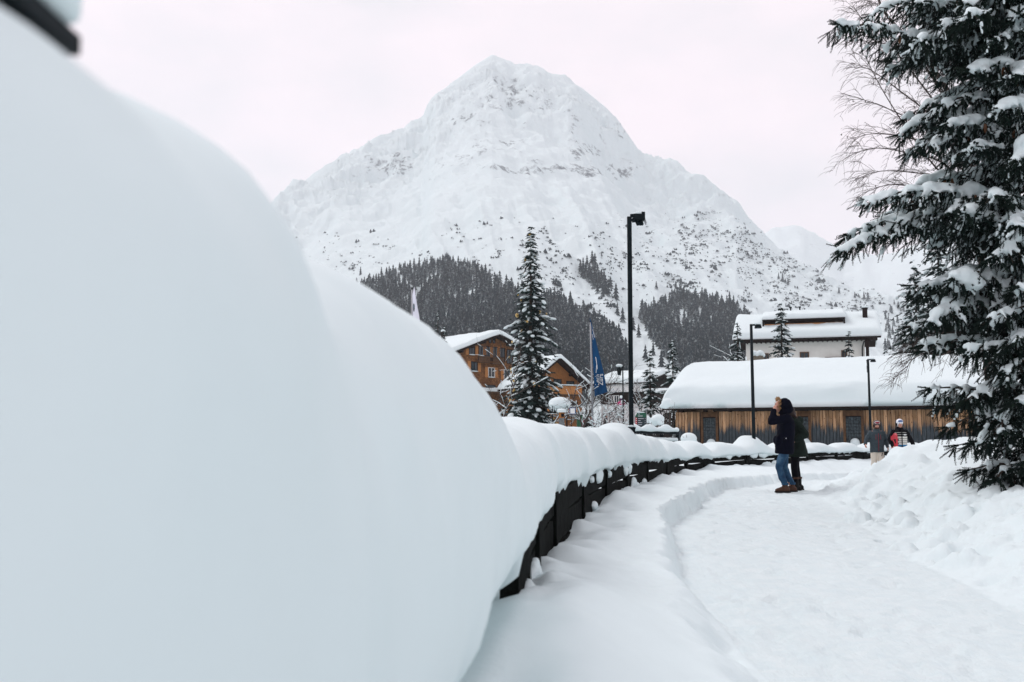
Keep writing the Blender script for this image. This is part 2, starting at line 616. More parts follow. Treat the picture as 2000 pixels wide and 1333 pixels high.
# barn boards: warm larch with knots, grey-black rot creeping up from the foot with a ragged edge
m, n, l, b = mat('barn_board', (.35, .2, .1), .85, .12)
co = _coord(n, 'Object')
info = n.new('ShaderNodeObjectInfo')
shift = n.new('ShaderNodeVectorMath'); shift.operation = 'ADD'
cmb = n.new('ShaderNodeCombineXYZ'); l.new(_math(n, l, 'MULTIPLY', info.outputs['Random'], 37.0), cmb.inputs[0]); l.new(_math(n, l, 'MULTIPLY', info.outputs['Random'], 91.0), cmb.inputs[1])
l.new(co, shift.inputs[0]); l.new(cmb.outputs[0], shift.inputs[1])
st1 = n.new('ShaderNodeMapping'); st1.inputs['Scale'].default_value = (16, 16, .9); l.new(shift.outputs[0], st1.inputs['Vector'])
grain = _noise(n, l, 2.2, 5, .65, st1.outputs['Vector'])
streak = n.new('ShaderNodeMapping'); streak.inputs['Scale'].default_value = (11, 11, .7); l.new(shift.outputs[0], streak.inputs['Vector'])
edge = _noise(n, l, 1.6, 4, .7, streak.outputs['Vector'])
sep = n.new('ShaderNodeSeparateXYZ'); l.new(co, sep.inputs[0])
hgt = _math(n, l, 'ADD', sep.outputs['Z'], _math(n, l, 'MULTIPLY', _math(n, l, 'SUBTRACT', edge.outputs['Fac'], .5), 1.5))
hgt = _math(n, l, 'ADD', hgt, _math(n, l, 'MULTIPLY', _math(n, l, 'SUBTRACT', info.outputs['Random'], .5), .35))
rot = n.new('ShaderNodeMapRange'); rot.inputs['From Min'].default_value = 1.90; rot.inputs['From Max'].default_value = 1.55
l.new(hgt, rot.inputs['Value'])
warm = _ramp(n, l, grain.outputs['Fac'], [(.28, (.17, .080, .032)), (.5, (.40, .238, .130)), (.75, (.58, .40, .265))])
hsv = n.new('ShaderNodeHueSaturation'); l.new(warm.outputs['Color'], hsv.inputs['Color'])
l.new(_math(n, l, 'ADD', .55, _math(n, l, 'MULTIPLY', info.outputs['Random'], .75)), hsv.inputs['Value'])
cold = _ramp(n, l, grain.outputs['Fac'], [(.3, (.020, .028, .033)), (.7, (.085, .102, .115))])
kn = n.new('ShaderNodeTexVoronoi'); kn.inputs['Scale'].default_value = 3.4
km = n.new('ShaderNodeMapping'); km.inputs['Scale'].default_value = (1.6, 1.6, 1.0); l.new(shift.outputs[0], km.inputs['Vector']); l.new(km.outputs['Vector'], kn.inputs['Vector'])
knot = n.new('ShaderNodeMapRange'); knot.inputs['From Min'].default_value = .13; knot.inputs['From Max'].default_value = .08
l.new(kn.outputs['Distance'], knot.inputs['Value'])
c1 = _mix(n, l, _math(n, l, 'MULTIPLY', knot.outputs['Result'], .85), hsv.outputs['Color'], (.05, .022, .012))
l.new(_mix(n, l, rot.outputs['Result'], c1, cold.outputs['Color']), b.inputs['Base Color'])
_bump(n, l, b, grain.outputs['Fac'], .4, .01)
M['barn_board'] = m

# shingled chalet wall
m, n, l, b = mat('larch_shingles', (.30, .13, .045), .85, .12)
co = _coord(n, 'Object')
bk = n.new('ShaderNodeTexBrick'); bk.inputs['Scale'].default_value = 1.0
bk.inputs['Brick Width'].default_value = .22; bk.inputs['Row Height'].default_value = .20; bk.inputs['Mortar Size'].default_value = .012
bk.inputs['Color1'].default_value = (.31, .155, .064, 1); bk.inputs['Color2'].default_value = (.17, .082, .034, 1); bk.inputs['Mortar'].default_value = (.06, .025, .012, 1)
sep = n.new('ShaderNodeSeparateXYZ'); l.new(co, sep.inputs[0]); cmb = n.new('ShaderNodeCombineXYZ')
l.new(_math(n, l, 'ADD', sep.outputs['X'], sep.outputs['Y']), cmb.inputs[0]); l.new(sep.outputs['Z'], cmb.inputs[1])
l.new(cmb.outputs[0], bk.inputs['Vector'])
nz = _noise(n, l, 1.2, 5, .65, co)
ov = _ramp(n, l, nz.outputs['Fac'], [(.3, (.55, .5, .5)), (.7, (1.15, 1.1, 1.05))])
mx = n.new('ShaderNodeMix'); mx.data_type = 'RGBA'; mx.blend_type = 'MULTIPLY'; mx.inputs['Factor'].default_value = 1.0
l.new(bk.outputs['Color'], mx.inputs['A']); l.new(ov.outputs['Color'], mx.inputs['B'])
l.new(mx.outputs['Result'], b.inputs['Base Color'])
_bump(n, l, b, bk.outputs['Fac'], -.5, .02)
M['shingles'] = m

# glass panes
m, n, l, b = mat('window_glass', (.012, .025, .035), .08, .5)
M['glass'] = m
# ------------------------------------------------------------------ the ground, the path and the banks
def catmull(P, per=8):
    P = np.array(P, float)
    Q = np.vstack([2 * P[0] - P[1], P, 2 * P[-1] - P[-2]])
    out = []
    for i in range(1, len(Q) - 2):
        p0, p1, p2, p3 = Q[i - 1], Q[i], Q[i + 1], Q[i + 2]
        for t in np.linspace(0, 1, per, endpoint=False):
            out.append(.5 * (2 * p1 + (p2 - p0) * t + (2 * p0 - 5 * p1 + 4 * p2 - p3) * t * t + (3 * p1 - p0 - 3 * p2 + p3) * t ** 3))
    out.append(P[-1])
    return np.array(out)


def sdist(X, Y, line):
    """signed distance to a polyline, positive on its left side"""
    best = np.full(X.shape, 1e9); sg = np.zeros(X.shape)
    for a, b_ in zip(line[:-1], line[1:]):
        d = b_ - a; L2 = d @ d
        t = np.clip(((X - a[0]) * d[0] + (Y - a[1]) * d[1]) / L2, 0, 1)
        dx, dy = X - a[0] - t * d[0], Y - a[1] - t * d[1]
        q = np.hypot(dx, dy)
        s = np.sign(d[0] * dy - d[1] * dx)
        m_ = q < best - 1e-9
        best = np.where(m_, q, best); sg = np.where(m_, s, sg)
    return best * sg


EDGE_L = catmull([(1.40, -8), (1.40, 0), (1.38, 5.6), (1.39, 7.3), (1.5, 8.9), (2.0, 12.6), (2.54, 14.4), (3.3, 17.2), (4.3, 20), (5.8, 22.6), (8, 26.5), (11, 32), (14, 37), (20, 44)])
EDGE_R = catmull([(3.5, -8), (3.5, 2), (3.7, 7.2), (3.9, 9.45), (4.4, 12.6), (5.2, 16.5), (6.0, 20), (6.9, 23), (9, 27), (13, 31), (18, 34.5), (26, 39)])
FENCE = catmull([(-.17, -2.5), (-.17, -1.0), (-.17, 0), (-.17, 1), (-.165, 1.37), (-.105, 1.74), (-.055, 2.2), (-.025, 2.9), (.05, 3.8), (.12, 4.6), (.17, 5.3), (.26, 6.5), (.48, 8.5), (1.37, 13.7), (2.9, 20), (4.75, 25.5), (7.3, 29.9), (10.5, 34.5), (13.9, 39), (18, 43.5)], 16)
ZPATH = [(-10, 0.0), (2, .05), (5.6, .10), (12, .24), (19.4, .35), (24, .34), (28, .22), (32, .12), (45, .3), (60, .8), (75, 1.3), (120, 2.2), (300, 4.0), (6000, 4.0)]


def ground_z(X, Y, parts=False):
    X = np.asarray(X, float); Y = np.asarray(Y, float)
    zp = lerp_tab(Y, ZPATH)
    near = (Y < 46) & (X > -4) & (X < 26)
    dL = np.full(X.shape, -50.0); dR = np.full(X.shape, -50.0); dF = np.full(X.shape, 50.0)
    xs, ys = X[near], Y[near]
    dL[near] = sdist(xs, ys, EDGE_L); dR[near] = -sdist(xs, ys, EDGE_R); dF[near] = -sdist(xs, ys, FENCE)
    z = zp.copy()
    # left bank: cut ledge, then a slope up to the foot of the fence
    wob = .06 * fbm(X * 1.7, Y * 1.7, 4) + .035 * fbm(X * 8, Y * 8, 4)
    soft = lerp_tab(Y, [(0, .7), (5.5, .45), (8, .26), (11, .13), (15, .12), (19, .18), (30, .2)])
    lh = lerp_tab(Y, [(0, .20), (5.5, .23), (9, .29), (14, .29), (18, .26), (22, .22), (30, .18), (40, .15)])
    foot = lerp_tab(Y, [(0, .72), (3.6, .72), (4.2, .70), (5.0, .66), (6.0, .62), (9, .56), (14, .56), (20, .58), (25, .60)]) + .045 * fbm(X * .9, Y * .9, 3) + .060 * fbm(X * 1.7, Y * 1.7 + 4, 2) * np.exp(-(dF / .25) ** 2)
    tot = np.maximum(dL + dF, .3)
    q = np.clip(dL / tot, 0, 1)
    bank = zp + lh * sstep(0, 1, (dL + wob) / soft) + (foot - zp - lh) * sstep(.15, .95, q) + .035 * fbm(X * 1.3, Y * .8, 4) * sstep(.1, .6, dL)
    tr = np.exp(-((dF - .04) / .12) ** 2) * lerp_tab(Y, [(0, .05), (3.6, .05), (4.6, .05), (5.6, .0)])
    bank = bank - tr
    z = np.where(dL > -.05, bank, z)
    # beyond the fence the ground drops to the stream
    z = np.where((dF < 0) & near, np.minimum(z, foot + np.maximum(dF, -1.5) * .35), z)
    # right mound
    H = lerp_tab(Y, [(0, .55), (7, .55), (10, .55), (13, .60), (17, .74), (20, .90), (23, .98), (27, .90), (30, .7), (34, .45), (40, .3)])
    W = lerp_tab(Y, [(0, 1.6), (8, 1.7), (13, 2.0), (18, 2.6), (23, 2.9), (30, 2.6)])
    d2 = dR + .12 * fbm(X * .9, Y * .9, 4)
    pr = sstep(0, 1, d2 / W)
    mound = H * (pr + .35 * np.clip(d2 / W - 1, 0, 2) * .5)
    und = .10 * fbm(X * .8, Y * .8, 4)
    mound = np.where(d2 > 0, mound + und * sstep(.1, .9, d2), 0)
    z = np.where((dR > -.4) & (Y < 46), np.maximum(z, z + mound), z)
    # packed path: gentle unevenness
    on = (dL < 0) & (dR < 0) & near
    z = np.where(on, z + .016 * fbm(X * 1.6, Y * 1.2, 5) + .010 * fbm(X * 5.5 + Y * 1.6, Y * 2.4, 4) + .006 * fbm(X * 9, Y * 9, 3), z)
    far = ~near
    z = np.where(far, z + .15 * fbm(X * .08, Y * .08, 4) * np.clip(Y / 60, 0, 1) , z)
    if parts: return z, dL, dR, dF
    return z


def geo(a, b_, s0, g, lim):
    out, x, s = [], a, s0
    while x < b_:
        out.append(x); x += s; s = min(s * g, lim)
    return out


def gz(x, y):
    return float(ground_z(np.array([x]), np.array([y]))[0])


xs = [-v for v in reversed(geo(1.2, 4300, .05, 1.14, 400))] + list(np.arange(-1.15, 7.0, .042)) + geo(7.0, 15.0, .045, 1.006, .10) + geo(15.0, 4300, .09, 1.12, 400)
ys = [-v for v in reversed(geo(2, 60, .3, 1.2, 8))] + list(np.arange(-1.8, 3.2, .12))
y_ = 3.2
while y_ < 40:
    ys.append(y_); y_ += max(.024, .0066 * y_)
ys += geo(40, 4300, .25, 1.07, 300)
xs, ys = np.array(xs), np.array(ys)
GX, GY = np.meshgrid(xs, ys, indexing='ij')
GZ, DL, DR, DF = ground_z(GX, GY, True)

# trodden clods and footprints of thrown-up snow on the mound
rs = np.random.RandomState(11)
LUMP = np.zeros_like(GZ)
cnt = 0
while cnt < 9000:
    yy = rs.uniform(6, 24) if rs.rand() < .8 else rs.uniform(3.6, 30)
    xx = rs.uniform(3.4, 10.5)
    r_ = min(.24, .03 + rs.exponential(.042))
    i0, i1 = np.searchsorted(xs, [xx - r_, xx + r_]); j0, j1 = np.searchsorted(ys, [yy - r_, yy + r_])
    ic, jc = min(np.searchsorted(xs, xx), len(xs) - 1), min(np.searchsorted(ys, yy), len(ys) - 1)
    cnt += 1
    dr = DR[ic, jc]
    if dr < .05 or dr > 3.4 or i1 - i0 < 2 or j1 - j0 < 2: continue
    dens = math.exp(-((dr - .9) / 1.0) ** 2) * float(lerp_tab(yy, [(4, .2), (8, .35), (11, .9), (19, 1), (23, .35), (30, .2)]))
    if rs.rand() > dens: continue
    sx, sy = GX[i0:i1, j0:j1] - xx, GY[i0:i1, j0:j1] - yy
    an = rs.uniform(0, PI); st_ = rs.uniform(.6, 1.0)
    u_ = (sx * math.cos(an) + sy * math.sin(an)) / r_; v_ = (-sx * math.sin(an) + sy * math.cos(an)) / (r_ * st_)
    q_ = np.clip(1 - (u_ ** 2 + v_ ** 2), 0, 1)
    sg = 1 if rs.rand() < .7 else -.9
    LUMP[i0:i1, j0:j1] += sg * r_ * rs.uniform(.25, .65) * q_ ** (.8 if rs.rand() < .6 else .35)
for k in range(150):                     # boot prints trodden into the path
    yy = rs.uniform(5.2, 26); f_ = rs.uniform(.12, .9)
    xl_, xr_ = float(np.interp(yy, EDGE_L[:, 1], EDGE_L[:, 0])), float(np.interp(yy, EDGE_R[:, 1], EDGE_R[:, 0]))
    xx = xl_ + (xr_ - xl_) * f_
    i0, i1 = np.searchsorted(xs, [xx - .2, xx + .2]); j0, j1 = np.searchsorted(ys, [yy - .2, yy + .2])
    if i1 - i0 < 3 or j1 - j0 < 3: continue
    sx, sy = GX[i0:i1, j0:j1] - xx, GY[i0:i1, j0:j1] - yy
    an = R(70) + rs.uniform(-.4, .4) - .2 * (yy > 14)
    u_ = (sx * math.cos(an) + sy * math.sin(an)) / .17; v_ = (-sx * math.sin(an) + sy * math.cos(an)) / .075
    q_ = u_ ** 2 + v_ ** 2
    LUMP[i0:i1, j0:j1] += -.022 * np.clip(1 - q_, 0, 1) ** .6 + .007 * np.exp(-((q_ - 1.5) / .5) ** 2)
rough = np.clip(DR / .3, 0, 1) * np.exp(-((DR - .9) / 1.3) ** 2) * lerp_tab(GY, [(4, .6), (10, 1), (19, 1), (24, .3), (32, .1)]) * (DR > 0)
GZ = GZ + np.clip(LUMP, -.10, .16) + .030 * rough * fbm(GX * 6, GY * 6, 4) + .012 * rough * fbm(GX * 17, GY * 17, 2)
GZ = GZ + .022 * sstep(.02, .15, DL) * (1 - sstep(.3, .8, DL)) * fbm(GX * 7, GY * 7, 4) * (GY < 30)

V = np.stack([GX, GY, GZ], -1).reshape(-1, 3)
FQ = grid_faces(len(xs), len(ys))
dxu = np.gradient(GZ, xs, axis=0); dyv = np.gradient(GZ, ys, axis=1)
NRM = np.stack([-dxu, -dyv, np.ones_like(GZ)], -1); NRM /= np.linalg.norm(NRM, axis=-1, keepdims=True)
NRM = NRM.reshape(-1, 3)
fl, fr, ff, fy, fx = (A.ravel()[FQ].mean(1) for A in (DL, DR, DF, GY, GX))
is_path = (fl < 0.0) & (fr < 0.0) & (fy < 45)
is_bank = (fl >= 0.0) & (ff > 0.0) & (fy < 45) & (fx > -4) & (fx < 26)
is_mound = (fr >= 0.0) & (fx < 15) & (fy < 34) & (fy > -8)


def split_ground(name, mask, mt, lab):
    F_ = FQ[mask]
    used, inv = np.unique(F_, return_inverse=True)
    me = np_mesh(name, V[used], inv.reshape(F_.shape), [mt], True)
    me.normals_split_custom_set_from_vertices([tuple(v) for v in NRM[used]])
    o = link(name, me)
    return tag(o, lab, 'ground', kind='structure')


split_ground('ground', ~(is_path | is_bank | is_mound), M['snow_bed'], 'snow covered ground reaching away to the village')
split_ground('path', is_path, M['path'], 'trodden snowy footpath curving past the couple')
split_ground('snow_bank', is_bank, M['snow_soft'], 'smooth snow bank with a cut edge between fence and path')
split_ground('snow_mound', is_mound, M['snow'], 'mound of tumbled shovelled snow beneath the big spruce')

# ------------------------------------------------------------------ snow cap on the fence
LAMP_A = at(1231, 840, 17.3)
LAMP_B = at(1471, 856, 30.2)
FLEN = np.concatenate([[0], np.cumsum(np.hypot(*np.diff(FENCE, axis=0).T))])


def fence_at(s):
    x = np.interp(s, FLEN, FENCE[:, 0]); y = np.interp(s, FLEN, FENCE[:, 1])
    e = .05
    dx = np.interp(s + e, FLEN, FENCE[:, 0]) - np.interp(s - e, FLEN, FENCE[:, 0])
    dy = np.interp(s + e, FLEN, FENCE[:, 1]) - np.interp(s - e, FLEN, FENCE[:, 1])
    L_ = np.hypot(dx, dy)
    return x, y, dx / L_, dy / L_


def s_of_y(yv):
    return float(np.interp(yv, FENCE[:, 1], FLEN))


POST_Y = [-1.6, 1.50, 4.35, 6.3, 8.2, 10.9, 13.7, 16.3, 19.2, 22.0, 24.6, 27.0, 29.4, 31.6, 34.0, 36.4, 38.8, 41.2]
ss, s_ = [], .3
while s_ < FLEN[-1] - .3:
    ss.append(s_)
    yv = float(np.interp(s_, FLEN, FENCE[:, 1]))
    s_ += float(np.clip(.007 * yv, .035, .16))
ss = np.array(ss)
fx_, fy_, tx_, ty_ = fence_at(ss)
w_ = lerp_tab(fy_, [(-3, .52), (1.3, .50), (2.2, .50), (3.4, .48), (3.9, .44), (4.3, .38), (6.6, .38), (15, .40), (25, .42), (45, .40)])
ztop = lerp_tab(fy_, [(-3, 1.70), (.5, 1.722), (.75, 1.748), (.9, 1.768), (1.05, 1.79), (1.2, 1.81), (1.42, 1.69), (1.65, 1.76), (2.0, 1.79), (2.5, 1.78), (3.1, 1.755), (3.6, 1.71), (3.9, 1.62), (4.25, 1.43), (4.9, 1.47), (6, 1.51), (7.1, 1.53), (9.5, 1.54), (15, 1.55), (20, 1.46), (24, 1.33), (28, 1.26), (34, 1.22), (45, 1.18)])
zbot = lerp_tab(fy_, [(-3, .74), (2.2, .76), (3.4, .80), (4.2, .84), (5, .87), (8, .90), (16, .90), (22, .84), (45, .80)])
rr = random.Random(5)
for pv in POST_Y[1:]:
    dpt = {1.50: .02, 4.35: .0, 6.3: .02}.get(pv, rr.uniform(.10, .22))
    g_ = np.exp(-((fy_ - pv) / (.16 + .012 * max(pv, 0))) ** 2)
    ztop = ztop - dpt * g_
    w_ = w_ - dpt * .45 * g_
ztop = ztop + .03 * fbm(ss * .9, ss * 0 + 3.3, 3) * (fy_ > 6)
for lp, hh in ((LAMP_A, .16), (LAMP_B, .26)):
    ztop = ztop + hh * np.exp(-np.abs(fy_ - lp.y) / .30)
NS = 56
ph = np.linspace(-.42 * PI, 1.42 * PI, NS)
C_, S_ = np.cos(ph), np.sin(ph)
VV = np.zeros((len(ss), NS, 3))
for j in range(NS):
    n_up = lerp_tab(fy_, [(1.2, 3.2), (1.7, 2.5), (45, 2.4)])
    ex = np.sign(C_[j]) * np.abs(C_[j]) ** (2 / np.where(S_[j] > 0, n_up, lerp_tab(fy_, [(1.6, 2.6), (2.2, 4.5), (4.0, 4.5), (5.0, 2.6)])))
    ez = np.abs(S_[j]) ** (2 / n_up)
    zc = zbot + .33 * (ztop - zbot)
    lobe = 1 + (.10 * fbm(ss * 1.4 + 5, ss * 0 + j * .05, 3)) * (fy_ > 5.5) + .015 * fbm(ss * 6, ss * 0 + j * .22, 2)
    hz = np.where(S_[j] > 0, ztop - zc, zc - zbot)
    rag = (.085 * vnoise(ss * 1.15, ss * 0 + 5.5) + .055 * vnoise(ss * 3.1, ss * 0 + .5) + .05 * vnoise(ss * 9, ss * 0 + 2.5) + .02 * vnoise(ss * 25, ss * 0 + 7.5)) * (1 if S_[j] < -.5 else 0) * (fy_ > 4)
    off = w_ * ex * lobe
    if S_[j] < -.35: off = off * (1 - lerp_tab(fy_, [(1.6, .3), (2.2, .12), (4.0, .12), (5.0, .4)]) * (-S_[j] - .35))
    cx_, cy_ = fx_ - ty_ * w_, fy_ + tx_ * w_          # centre lies left of the right-hand bulge
    VV[:, j, 0] = cx_ + ty_ * off
    VV[:, j, 1] = cy_ - tx_ * off
    VV[:, j, 2] = zc + np.sign(S_[j]) * ez * hz + rag
# soft dents
nn = VV.reshape(-1, 3)
sof = (.009 * noise3(nn * 2.1) + .012 * noise3(nn * 4.7 + 3) + .004 * noise3(nn * 13)).reshape(len(ss), NS)
VV[:, :, 0] += sof; VV[:, :, 2] += sof * .7
VF = grid_faces(len(ss), NS)
extra = [[i * NS, (i + 1) * NS, (i + 1) * NS + NS - 1, i * NS + NS - 1] for i in range(len(ss) - 1)]
VF = np.vstack([VF, np.array(extra)])
me = np_mesh('snow_cap', nn, VF, [M['snow_soft']], True)
bm = bmesh.new(); bm.from_mesh(me)
for e0 in (0, (len(ss) - 1) * NS):
    bm.verts.ensure_lookup_table()
    bm.faces.new([bm.verts[e0 + k] for k in range(NS)])
bmesh.ops.recalc_face_normals(bm, faces=bm.faces)
bm.to_mesh(me); bm.free()
o = link('snow_cap', me)
tag(o, 'thick rounded roll of snow lying along the top of the wooden fence', 'snow')

# the fence under it
fence = thing('wooden_fence', 'dark wet wooden fence half buried under rounded snow beside the path', 'fence', (0, 0, 0))
rr = random.Random(3)
for i, pv in enumerate(POST_Y):
    if pv < 4: continue
    s0 = s_of_y(pv)
    x0, y0, tx, ty = fence_at(np.array([s0]))
    x0, y0, tx, ty = float(x0[0]), float(y0[0]), float(tx[0]), float(ty[0])
    px, py = x0 - ty * .105, y0 + tx * .105
    rot = Matrix.Rotation(math.atan2(ty, tx), 3, 'Z')
    b_ = MB()
    hh = 1.00 + rr.uniform(-.03, .04)
    b_.box((0, 0, hh / 2), (.15, .085, hh), rot, taper=.94)
    b_.box((0, 0, hh + .01), (.12, .06, .03), rot)
    b_.build('post', M['fence_wood'], fence, loc=(px, py, -.05))
    if i + 1 < len(POST_Y):
        x1, y1, tx1, ty1 = (float(v[0]) for v in fence_at(np.array([s_of_y(POST_Y[i + 1])])))
        for zz, hb, off in ((.86, .22, .112), (.635, .22, .118), (.41, .22, .115)):
            nseg = 6
            b_ = MB()
            sl = np.linspace(s0 - .04, s_of_y(POST_Y[i + 1]) - .05, nseg + 1)
            fx1, fy1, tx1_, ty1_ = fence_at(sl)
            ring = []
            tilt = rr.uniform(-.012, .012)
            for k in range(nseg + 1):
                bx, by = fx1[k] - ty1_[k] * off, fy1[k] + tx1_[k] * off
                jz = rr.uniform(-.022, .004)
                for sx, sz in ((-1, -1), (1, -1), (1, 1), (-1, 1)):
                    ring.append((bx + ty1_[k] * sx * .025, by - tx1_[k] * sx * .025, zz + tilt * (k - 3) + sz * hb / 2 + (jz if sz > 0 else 0)))
            fs_ = [(3, 2, 1, 0), tuple(nseg * 4 + q for q in range(4))]
            for k in range(nseg):
                for q in range(4):
                    a0, a1 = k * 4 + q, k * 4 + (q + 1) % 4
                    fs_.append((a0, a1, a1 + 4, a0 + 4))
            b_.add(ring, fs_)
            b_.build('rail_board', M['fence_wood'], fence)

# snow plastered against the boards
b_ = MB(); rr = random.Random(17)
for k in range(26):
    yv = 5.0 + 27 * rr.random() ** 1.3
    x0, y0, tx, ty = (float(v[0]) for v in fence_at(np.array([s_of_y(yv)])))
    s_k = rr.uniform(.05, .13) * (.8 + .02 * yv)
    zc_ = rr.choice([rr.uniform(.52, .60), rr.uniform(.88, .95)])
    rt = Matrix.Rotation(math.atan2(ty, tx), 3, 'Z')
    b_.ell((x0 - ty * .082, y0 + tx * .082, zc_), (s_k * rr.uniform(1.8, 3.4), .05, s_k * rr.uniform(.55, 1.0)), 10, 6, rt)
    b_.ell((x0 - ty * .080, y0 + tx * .080, zc_ - s_k * .3), (s_k * 1.2, .045, s_k * .6), 8, 6, rt)
o = b_.blob('snow', M['snow'], fence, .022, 1, disp=lambda co, no: co + no * (.014 * noise3(co * 14))[:, None])
o['kind'] = 'stuff'

# dark board end with its own snow, jutting over the near snow roll
nb = thing('board_end', 'blurred black board end under a snow load at the top left corner', 'board', (-.700, .285, 1.731))
b_ = MB(); b_.box((0, 0, 0.012), (.64, 1.126, .017)); b_.build('board', M['black_metal'], nb)
b_ = MB()
for k in range(7):
    for q in range(5):
        b_.ell((-.24 + .12 * q, -.48 + .16 * k, .085), (.11, .125, .075 + .02 * math.sin(k * 2 + q)), 10, 6)
b_.box((0, 0, .07), (.65, 1.14, .09)); b_.box((0.05, 0.12, .13), (.5, .9, .12))
b_.blob('snow', M['snow_soft'], nb, .016, 5)
b_ = MB(); b_.box((-.1, -.3, -.9), (.09, .09, 1.78)); b_.build('post', M['black_metal'], nb)

# ------------------------------------------------------------------ mountains
SIL = [(-600, 800), (100, 640), (300, 540), (420, 470), (540, 400), (600, 356), (660, 312), (700, 300), (760, 274), (822, 240), (836, 205), (848, 186), (880, 162), (925, 128), (960, 107), (985, 116), (1005, 126), (1030, 125), (1060, 136), (1080, 146), (1110, 156),
       (1140, 172), (1190, 212), (1215, 240), (1235, 268), (1250, 290), (1262, 304), (1300, 320), (1350, 350), (1400, 378), (1440, 400), (1470, 436), (1500, 470), (1550, 502), (1600, 530), (1660, 560), (1700, 580), (1760, 612), (1900, 680), (2100, 740), (2700, 830)]
PROF = [(0, .004), (.06, .02), (.14, .06), (.25, .135), (.38, .245), (.5, .36), (.62, .485), (.72, .60), (.80, .705), (.86, .80), (.92, .895), (.97, .965), (1.0, 1.0)]
Y0M = 290.0


def hgt_px(y):
    v = (CY - y) / F_PX
    c, s = math.cos(PITCH), math.sin(PITCH)
    return (s + c * v) / (c - s * v)


def ridge_y(px):
    return lerp_tab(px, [(-600, 1500), (540, 1700), (830, 1950), (960, 2050), (1250, 1950), (1500, 1650), (1740, 1300), (2700, 900)])


def mtn_base(px, t):
    """(X, Y, Z) of the undisplaced mountain side"""
    Yr = ridge_y(px)
    Y = Y0M + (Yr - Y0M) * t
    zr = (hgt_px(lerp_tab(px, SIL)) * Yr)
    z = 4.0 + (zr - 4.0) * lerp_tab(t, PROF)
    X = (px - CX) / F_PX * Y / (math.cos(PITCH)) * (1.0)
    return X, Y, CAM_Z * (t > 0) + z


def mtn_disp(px, t, X, Y, Z):
    env = sstep(.05, .35, t) * (1 - sstep(.985, 1.0, t)) * (1 - .55 * sstep(.9, 1, t))
    a = 20 * ridged(X * .0042 + 3.1, Y * .0022 + 1.7, 5, .52)
    g = 4.5 * ridged(px * .010 + t * 2.5, t * 2.2 + 4, 4, .55)                   # gullies running downhill
    f = 5 * fbm(X * .022, Y * .022 + Z * .02, 4)
    up = sstep(.62, .9, t)
    crag = 18 * up * ridged(X * .012 + 9, (Y + Z) * .010, 4, .55)
    return env * (a * .7 + g + f + crag - 8) * lerp_tab(px, [(-600, .6), (700, .9), (1250, 1), (1700, .6), (2700, .4)])


pxs = np.concatenate([np.linspace(-600, 500, 40, endpoint=False), np.linspace(500, 1780, 500, endpoint=False), np.linspace(1780, 2700, 40)])
ts = np.concatenate([np.linspace(0, .3, 60, endpoint=False), np.linspace(.3, 1.0, 190)])
PXG, TG = np.meshgrid(pxs, ts, indexing='ij')
MX, MY, MZ = mtn_base(PXG, TG)
MZ = MZ + mtn_disp(PXG, TG, MX, MY, MZ)
MZ[:, 0] = -9.0
# the far side falls away behind the ridge
back = []
for k, (dy, fz) in enumerate(((30, .985), (120, .93), (400, .7), (900, .25), (1300, .0))):
    back.append(np.stack([MX[:, -1] * (1 + dy / MY[:, -1]), MY[:, -1] + dy, np.maximum(MZ[:, -1] * fz, 3.0 if k < 4 else 0)], -1))
MV = np.concatenate([np.stack([MX, MY, MZ], -1), np.stack(back, 1)], 1)
nT = MV.shape[1]
# projected row of each vertex, for placing the rock bands where they are on the mountain
dyv = MV[..., 2] - CAM_Z
pyv = CY - F_PX * ((dyv / MV[..., 1]) - math.tan(PITCH)) / (1 + (dyv / MV[..., 1]) * math.tan(PITCH))
pxv = np.concatenate([PXG, np.repeat(PXG[:, -1:], nT - len(ts), 1)], 1)
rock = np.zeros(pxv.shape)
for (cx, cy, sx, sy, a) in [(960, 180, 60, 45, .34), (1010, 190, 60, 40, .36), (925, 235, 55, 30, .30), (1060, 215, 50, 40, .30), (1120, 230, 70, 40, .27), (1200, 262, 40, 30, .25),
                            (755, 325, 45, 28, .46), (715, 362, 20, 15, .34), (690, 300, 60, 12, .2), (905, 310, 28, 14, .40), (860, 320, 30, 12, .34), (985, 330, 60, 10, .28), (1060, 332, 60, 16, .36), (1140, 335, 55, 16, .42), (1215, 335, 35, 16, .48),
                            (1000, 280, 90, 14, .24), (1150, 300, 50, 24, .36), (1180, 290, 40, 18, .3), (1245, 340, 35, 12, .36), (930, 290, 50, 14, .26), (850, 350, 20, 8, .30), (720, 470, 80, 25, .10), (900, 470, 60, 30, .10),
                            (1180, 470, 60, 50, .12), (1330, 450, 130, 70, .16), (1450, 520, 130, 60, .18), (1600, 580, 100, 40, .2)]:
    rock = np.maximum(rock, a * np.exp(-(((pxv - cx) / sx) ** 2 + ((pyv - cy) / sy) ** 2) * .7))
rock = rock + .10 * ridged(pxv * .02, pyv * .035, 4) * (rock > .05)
rock = rock * (1 - .12 * sstep(300, 130, pyv))  # less rock colour towards the summit, standing in for its fade into haze
MF = grid_faces(MV.shape[0], nT)
me = np_mesh('mountain', MV.reshape(-1, 3), MF, [M['mountain']], True)
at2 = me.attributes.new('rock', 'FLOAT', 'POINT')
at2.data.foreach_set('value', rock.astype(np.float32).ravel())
o = link('mountain', me)
tag(o, 'great snowy peak with rocky summit rising behind the village', 'mountain', kind='structure')


